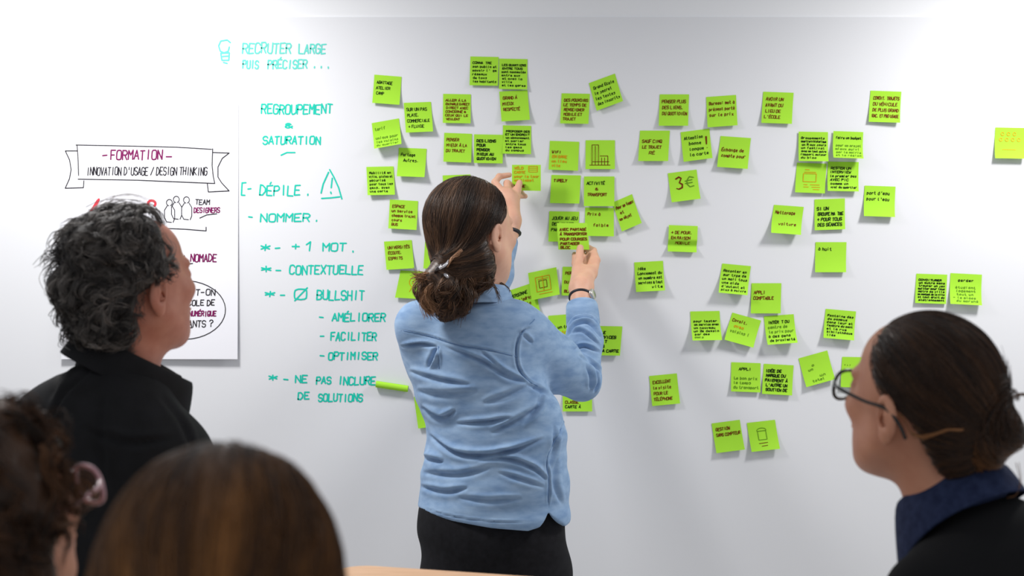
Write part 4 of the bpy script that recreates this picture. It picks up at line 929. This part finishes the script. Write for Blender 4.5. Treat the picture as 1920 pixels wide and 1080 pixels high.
# ================================================================== seated people: shared lower half
def seated(per, x, y, yaw, seat, zsh, wsh, m_top, m_leg, body_extra, skin, name_top, h=.008, top_extra=None):
    R = frame(yaw); T = lambda a, b, c: np.array([x, y, 0])+R@np.array([a, b, 0])+np.array([0, 0, c])
    sh = seat-.46
    def top(p):
        d = loft([(zsh+.005, x, y, .045, .045, math.radians(yaw)), (zsh-.03, x, y, wsh*.55, .075, math.radians(yaw)), (zsh-.08, x, y, wsh*.93, .1, math.radians(yaw)), (zsh-.15, x, y, wsh*1.0, .12, math.radians(yaw)), (zsh-.3, x, y, wsh*.95, .13, math.radians(yaw)), (seat+.06, x, y, wsh*.92, .14, math.radians(yaw))])(p)
        for s in (-1, 1): d = smin(d, chain(p, [T(s*wsh*.92, 0, zsh-.12), T(s*wsh*1.15, .06, zsh-.34), T(s*.13, .26, seat+.19)], [.055, .048, .034], .02), .04)
        return d if top_extra is None else smin(d, top_extra(p), .02)
    def leg(p):
        d = loft([(seat+.12, x, y, .15, .12, math.radians(yaw)), (seat+.06, x, y, .175, .15, math.radians(yaw)), (seat+.0, x, y, .17, .15, math.radians(yaw))])(p)
        for s in (-1, 1): d = smin(d, chain(p, [T(s*.09, .0, seat+.085), T(s*.11, .42, seat+.075), T(s*.11, .40, sh+.1)], [.085, .062, .05], .02), .03)
        return d
    lo, hi = np.array([x-.5, y-.4, max(0.0, sh)]), np.array([x+.5, y+.65, zsh+.08])
    V, Q = mesh_sdf(leg, lo, hi, .012); raw_mesh('trousers', V, [Q], m_leg, per)
    V, Q = mesh_sdf(top, lo, hi, h); Nn, _ = grad(top, V); V = V+Nn*(.0025*Waves(6, 26, 5)(V))[:, None]
    tp = raw_mesh(name_top, V, [Q], m_top, per)
    def body(p):
        d = smin(body_extra(p), rc(p, (x, y, zsh-.1), (x, y, seat+.1), .05, .09), .04)
        for s in (-1, 1):
            d = smin(d, chain(p, [T(s*wsh*.85, 0, zsh-.12), T(s*wsh*1.1, .06, zsh-.34), T(s*.12, .28, seat+.185)], [.04, .034, .024], .02), .03)
            hc = T(s*.10, .33, seat+.165); d = smin(d, ell((p-hc)@R, (0, 0, 0), (.036, .045, .015)), .015)
            for i in range(4): d = smin(d, chain(p, [hc+R@np.array([-.027+.018*i, .035, 0]), hc+R@np.array([-.027+.018*i, .085+.008*(i in (1, 2)), -.006])], [.009, .007]), .005)
            d = smin(d, chain(p, [hc+R@np.array([-s*.03, -.01, 0]), hc+R@np.array([-s*.055, .035, -.004])], [.011, .008]), .008)
            d = smin(d, chain(p, [T(s*.09, 0, seat+.09), T(s*.11, .4, seat+.075), T(s*.11, .4, sh+.08)], [.06, .045, .035], .02), .03)
        return d
    V, Q = mesh_sdf(body, lo, hi+np.array([0, 0, .36]), .0042); raw_mesh('body', V, [Q], skin, per)
    if sh < .05:
        for s in (-1, 1):
            q = T(s*.11, .42, 0); shoe(None, 'shoe', q[0], q[1], yaw, per)
    else:
        for s in (-1, 1):
            q = T(s*.11, .42, 0); shoe(None, 'shoe', q[0], q[1], yaw, per)
    return tp

# ================================================================== the bespectacled woman on the right
def glasses(per, H, ht, S, m, rx=.0245, rz=.0205, rad=.0021, lens=True, name='glasses'):
    W = lambda *a: ht+H@(np.array(a)*S); g = None
    M_lens = bpy.data.materials.get('clear_lens')
    if not M_lens:
        M_lens = bpy.data.materials.new('clear_lens'); M_lens.use_nodes = True; nt = M_lens.node_tree
        tr = nt.nodes.new('ShaderNodeBsdfTransparent'); gl = nt.nodes.new('ShaderNodeBsdfGlossy'); mx = nt.nodes.new('ShaderNodeMixShader')
        tr.inputs[0].default_value = (.93, .95, .94, 1); gl.inputs[1].default_value = .03; mx.inputs[0].default_value = .06
        nt.links.new(tr.outputs[0], mx.inputs[1]); nt.links.new(gl.outputs[0], mx.inputs[2]); nt.links.new(mx.outputs[0], nt.nodes['Material Output'].inputs[0])
    for s in (-1, 1):
        pts = []
        for i in range(40):
            a = 2*math.pi*i/40; c_, s_ = math.cos(a), math.sin(a); e = 2/2.5
            x = rx*np.sign(c_)*abs(c_)**e; z = rz*np.sign(s_)*abs(s_)**e
            pts.append(W(s*(.0335+x), .108-.10*(abs(.0335+x)-.0335)*.9-.02*z, -.002+z))
        if g is None: g = tube(name, pts, rad, m, per, 8, True)
        else: tube('rim', pts, rad, m, g, 8, True)
        tube('temple', spline([W(s*.060, .103, .006), W(s*.0755, .085, .003), W(s*.0835, .03, -.002), W(s*.0845, -.010, -.003), W(s*.083, -.034, -.018), W(s*.080, -.046, -.036)], 24), rad*1.0, m, g, 8)
        c = np.mean(pts, 0); V = np.array(pts+[c]); F = np.array([(i, (i+1) % 40, 40) for i in range(40)])
        raw_mesh('lens', V, [F], M_lens, g)
    tube('bridge', spline([W(-.0095, .1085, .004), W(0, .1135, .0075), W(.0095, .1085, .004)], 8), rad, m, g, 8)
    return g
def right_woman():
    D = 2.45; sc = D/FPX
    ht = P(1727, 750, D); H = frame(-38, 11, -2); S = 1.04; hf = head_sdf(H, ht, S)
    x, y = (1856-960)*sc, CAM_Y+D-.03; zsh = CAM_Z-(935-540)*sc
    per = thing('person', 'woman with a dark bun, black-framed glasses and dark denim collar over black', 'person', (x, y, 0))
    nb = P(1775, 960, D-.005)
    be = lambda p: smin(hf(p), rc(p, ht+H@np.array([0, -.02, -.055]), nb, .050, .056), .03)
    te = lambda p: rc(p, P(1792, 968, D), (x, y, zsh-.1), .064, .1)
    tp = seated(per, x, y, -38, .58, zsh+.0, .165, M_navy, M_trou, be, M_skinB, 'top', .006, te)
    prof = [(-.003, -.028), (-.001, .01), (.002, .030), (.006, .036), (.012, .031), (.019, .012), (.027, -.012)]
    collar('collar', M_denimD, tp, P(1790, 950, D)+np.array([0, 0, .004]), frame(-62, -20, 8), .062, .074, prof, .22, flare=.22)
    M_fr = mat('black_acetate', lin(16, 16, 18), .2, .5)
    glasses(per, H, ht, S, M_fr, rad=.0026)
    # hair pulled back to a low bun
    bun = P(1851, 806, D-.055)
    tabl = [-.085, -.062, -.040, .012, .030, .050, .068, .09]
    def shell(p):
        q = (p-ht)@H/S; d = ell(q, (0, -.014, .030), (.0805, .103, .0925)); d = smin(d, ell(q, (0, -.062, -.032), (.058, .05, .064)), .04)
        return smax(d, hairline(q, tabl), .008)*S
    wb = Waves(6, 60, 31)
    def full(p):
        b = ell((p-bun)@frame(-56, 0), (0, 0, 0), (.046, .043, .045))-.004*np.sin(((p-bun)@np.array([60., 20, 90])))-.002*wb(p)
        d = smin(shell(p), rc(p, P(1820, 775, D-.04), bun, .046, .03), .02)
        return smin(d, b, .008)
    V, Q = mesh_sdf(full, ht-.24, ht+.24, .004); Nn, _ = grad(full, V)
    rel = V-bun; ang = np.arctan2(rel[:, 2], -rel[:, 0]); V = V+Nn*((.0006*np.sin(ang*70)+.0006*np.sin(ang*33))*(np.linalg.norm(rel, axis=1) > .06))[:, None]
    tint = np.clip(.12+.1*np.sin(ang*41), 0, 1)
    M_h = hair_mat('dark_brown_hair', lin(34, 24, 21), lin(140, 94, 56), .42, .35)
    r = np.random.RandomState(5); sel = V[(np.linalg.norm(V-bun, axis=1) > .055)]; root = sel[r.randint(0, len(sel), 5200)]
    def dirs(p, i): v = bun-p; return v/np.linalg.norm(v, axis=1)[:, None]
    def tn(ro, r):
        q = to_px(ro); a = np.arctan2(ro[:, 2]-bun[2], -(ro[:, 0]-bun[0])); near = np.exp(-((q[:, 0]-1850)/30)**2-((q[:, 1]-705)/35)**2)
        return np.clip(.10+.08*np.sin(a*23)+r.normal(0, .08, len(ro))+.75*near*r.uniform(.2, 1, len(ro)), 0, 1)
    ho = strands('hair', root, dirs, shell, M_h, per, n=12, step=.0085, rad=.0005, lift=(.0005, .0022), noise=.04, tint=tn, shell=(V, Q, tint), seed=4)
    sb = V[np.linalg.norm(V-bun, axis=1) < .06]; root = sb[r.randint(0, len(sb), 1500)]
    ax = np.array([.5, -.6, .35])
    def dirb(p, i): return np.cross(ax, p-bun)/.04+np.array([0, 0, -.1])
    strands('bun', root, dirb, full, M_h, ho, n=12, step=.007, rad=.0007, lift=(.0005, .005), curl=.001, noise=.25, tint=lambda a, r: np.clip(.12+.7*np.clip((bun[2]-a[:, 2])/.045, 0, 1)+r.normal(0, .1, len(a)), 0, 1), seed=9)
    A, Fs, T = [], [], []
    for pts, k, sp, tv in (([(1905, 870), (1915, 900), (1905, 925), (1890, 932)], 2, 3, .6), ([(1892, 740), (1900, 728), (1905, 740), (1912, 750)], 6, 4, .2), ([(1880, 760), (1905, 742), (1920, 738), (1930, 745)], 8, 3, .4), ([(1655, 780), (1700, 789), (1745, 794), (1790, 792)], 14, 2, .95)):
        for _ in range(k):
            pp = spline(np.array([P(a+r.normal(0, sp), b+r.normal(0, sp*.5), (D-.062 if tv < .9 else D-.078+.0*a)) for a, b in pts]), 10)
            if tv > .9:
                for _j in range(4):
                    n_, d_ = grad(full, pp); pp = pp-n_*(d_-.0055)[:, None]
            v, f = tube_geo(pp, .0006, 4); o = sum(len(q) for q in A); A.append(v); Fs.append(f[0]+o); T.append(np.full(len(v), tv))
    raw_mesh('loose_strands', np.concatenate(A), [np.concatenate(Fs)], M_h, ho, True, np.concatenate(T))
right_woman()

# ================================================================== front left person with curly hair and pink glasses
def front_left():
    D = 1.85; sc = D/FPX
    ht = P(-26, 964, D); H = frame(39, 14, 0); S = .94; hf = head_sdf(H, ht, S)
    x, y = ht[0]-.03, ht[1]-.05; zsh = ht[2]-.165
    per = thing('person', 'seated person with curly dark brown hair and pinkish clear glasses in the lower left corner', 'person', (x, y, 0))
    be = lambda p: smin(hf(p), rc(p, ht+H@np.array([0, -.02, -.055]), (x, y+.02, zsh-.02), .05, .056), .03)
    tp = seated(per, x, y, 25, .46, zsh, .17, M_denimD, M_trou, be, M_skinB, 'jacket')
    M_ivory = mat('ivory_collar_cloth', lin(214, 186, 140), .8, .15)
    collar('collar', M_ivory, tp, np.array([x+.01, y+.025, zsh-.018]), frame(40, -12), .062, .068, CPROF, .3)
    M_pk = mat('pinkish_clear_acetate', lin(196, 150, 158), .15, .6)
    glasses(per, H, ht, 1.03, M_pk, .025, .021, .0030)
    tabl = [-.01, .012, .028, .046, .062, .086, .11, .12]; wv = Waves(8, 75, 61); wv2 = Waves(8, 150, 62)
    def shell(p):
        q = (p-ht)@H; d = ell(q, (0, -.014, .014), (.099, .116, .106)); d = smin(d, ell(q, (0, -.03, -.06), (.092, .088, .085)), .05)
        return smax(d, hairline(q, tabl), .014)
    rough = lambda p: shell(p)-.005*wv(p)-.0025*wv2(p)
    V, Q = mesh_sdf(rough, ht-.23, ht+.2, .005); r = np.random.RandomState(6); tint = np.clip(.08+.08*wv(V), 0, 1)
    M_h = hair_mat('curly_brown_hair', lin(27, 18, 14), lin(160, 108, 70), .45, .3)
    root = V[r.randint(0, len(V), 420)]; fl = [Waves(4, 34, 70+i) for i in range(3)]; dn = H@np.array([0, -.25, -.8])
    def dirf(p, i): return dn+np.stack([f(p) for f in fl], 1)*.6
    ho = strands('hair', root, dirf, rough, M_h, per, n=12, step=.0055, rad=.0007, lift=(.0005, .009), curl=.006, curlf=120, noise=.4, tint=lambda a, r: np.clip(r.normal(.12, .12, len(a))+.5*np.clip((to_px(a)[:, 0]-60)/80, 0, 1)*r.uniform(0, 1, len(a)), 0, 1), shell=(V, Q, tint), seed=12, clump=10)  # tint rises towards image right: the lit fringe is put into the hair colour
front_left()

# ================================================================== front person seen from behind
def front_back():
    D = 1.4; sc = D/FPX
    ht = P(424, 1104, D); H = frame(4, 0, 0); hf = head_sdf(H, ht, 1.0)
    x, y = ht[0], ht[1]-.02; zsh = ht[2]-.165
    per = thing('person', 'person with straight highlighted brown hair seen from behind, nearest at the bottom', 'person', (x, y, 0))
    be = lambda p: smin(hf(p), rc(p, ht+H@np.array([0, -.02, -.055]), (x, y+.01, zsh-.02), .05, .056), .03)
    seated(per, x, y, 6, .46, zsh, .17, M_navy, M_trou, be, M_skinW, 'jumper')
    tabl = [.0, .0, .01, .03, .05, .066, .076, .08]
    def shell(p):
        q = (p-ht)@H; d = ell(q, (0, -.016, .026), (.0875, .112, .092)); d = smin(d, rc(q, (0, -.035, -.02), (0, -.05, -.2), .088, .06), .05)
        return smax(d, hairline(q, tabl), .012)
    tie = ht+H@np.array([.012, -.17, -.16])
    V, Q = mesh_sdf(shell, ht-np.array([.2, .25, .3]), ht+.2, .005); r = np.random.RandomState(8)
    top = ht+H@np.array([.012, -.01, .11])
    def angl(p): q = (p-ht)@H; return np.arctan2(q[:, 0]-.012, -(q[:, 2]+.22))
    def tv(p):
        a = angl(p)*1.0; q = (p-ht)@H; lowz = np.clip((.115-q[:, 2])/.13, 0, 1)
        s = np.zeros(len(p))
        for c_, w_, h_ in ((3.10, .035, .9), (-2.62, .04, .6), (2.72, .045, .8), (-2.93, .025, .6), (2.5, .04, .45), (-2.4, .05, .4), (2.90, .02, .5), (-3.05, .02, .35), (-2.76, .03, .7), (2.60, .02, .5)): s += h_*np.exp(-(((a-c_+math.pi) % (2*math.pi)-math.pi)/w_)**2)
        return np.clip(.06+s*lowz**.8*1.0+.04*lowz+.04*np.sin(a*60), 0, 1)
    M_h = hair_mat('highlighted_brown_hair', lin(46, 30, 23), lin(236, 160, 84), .42, .3)
    root = V[r.randint(0, len(V), 4500)]
    def dirf(p, i): v = tie-p; return v/np.linalg.norm(v, axis=1)[:, None]
    strands('hair', root, dirf, shell, M_h, per, n=12, step=.009, rad=.0006, lift=(.0004, .0025), noise=.05, tint=lambda a, r: np.clip(tv(a)+r.normal(0, .07, len(a)), 0, 1), shell=(V, Q, tv(V)), seed=15)
front_back()
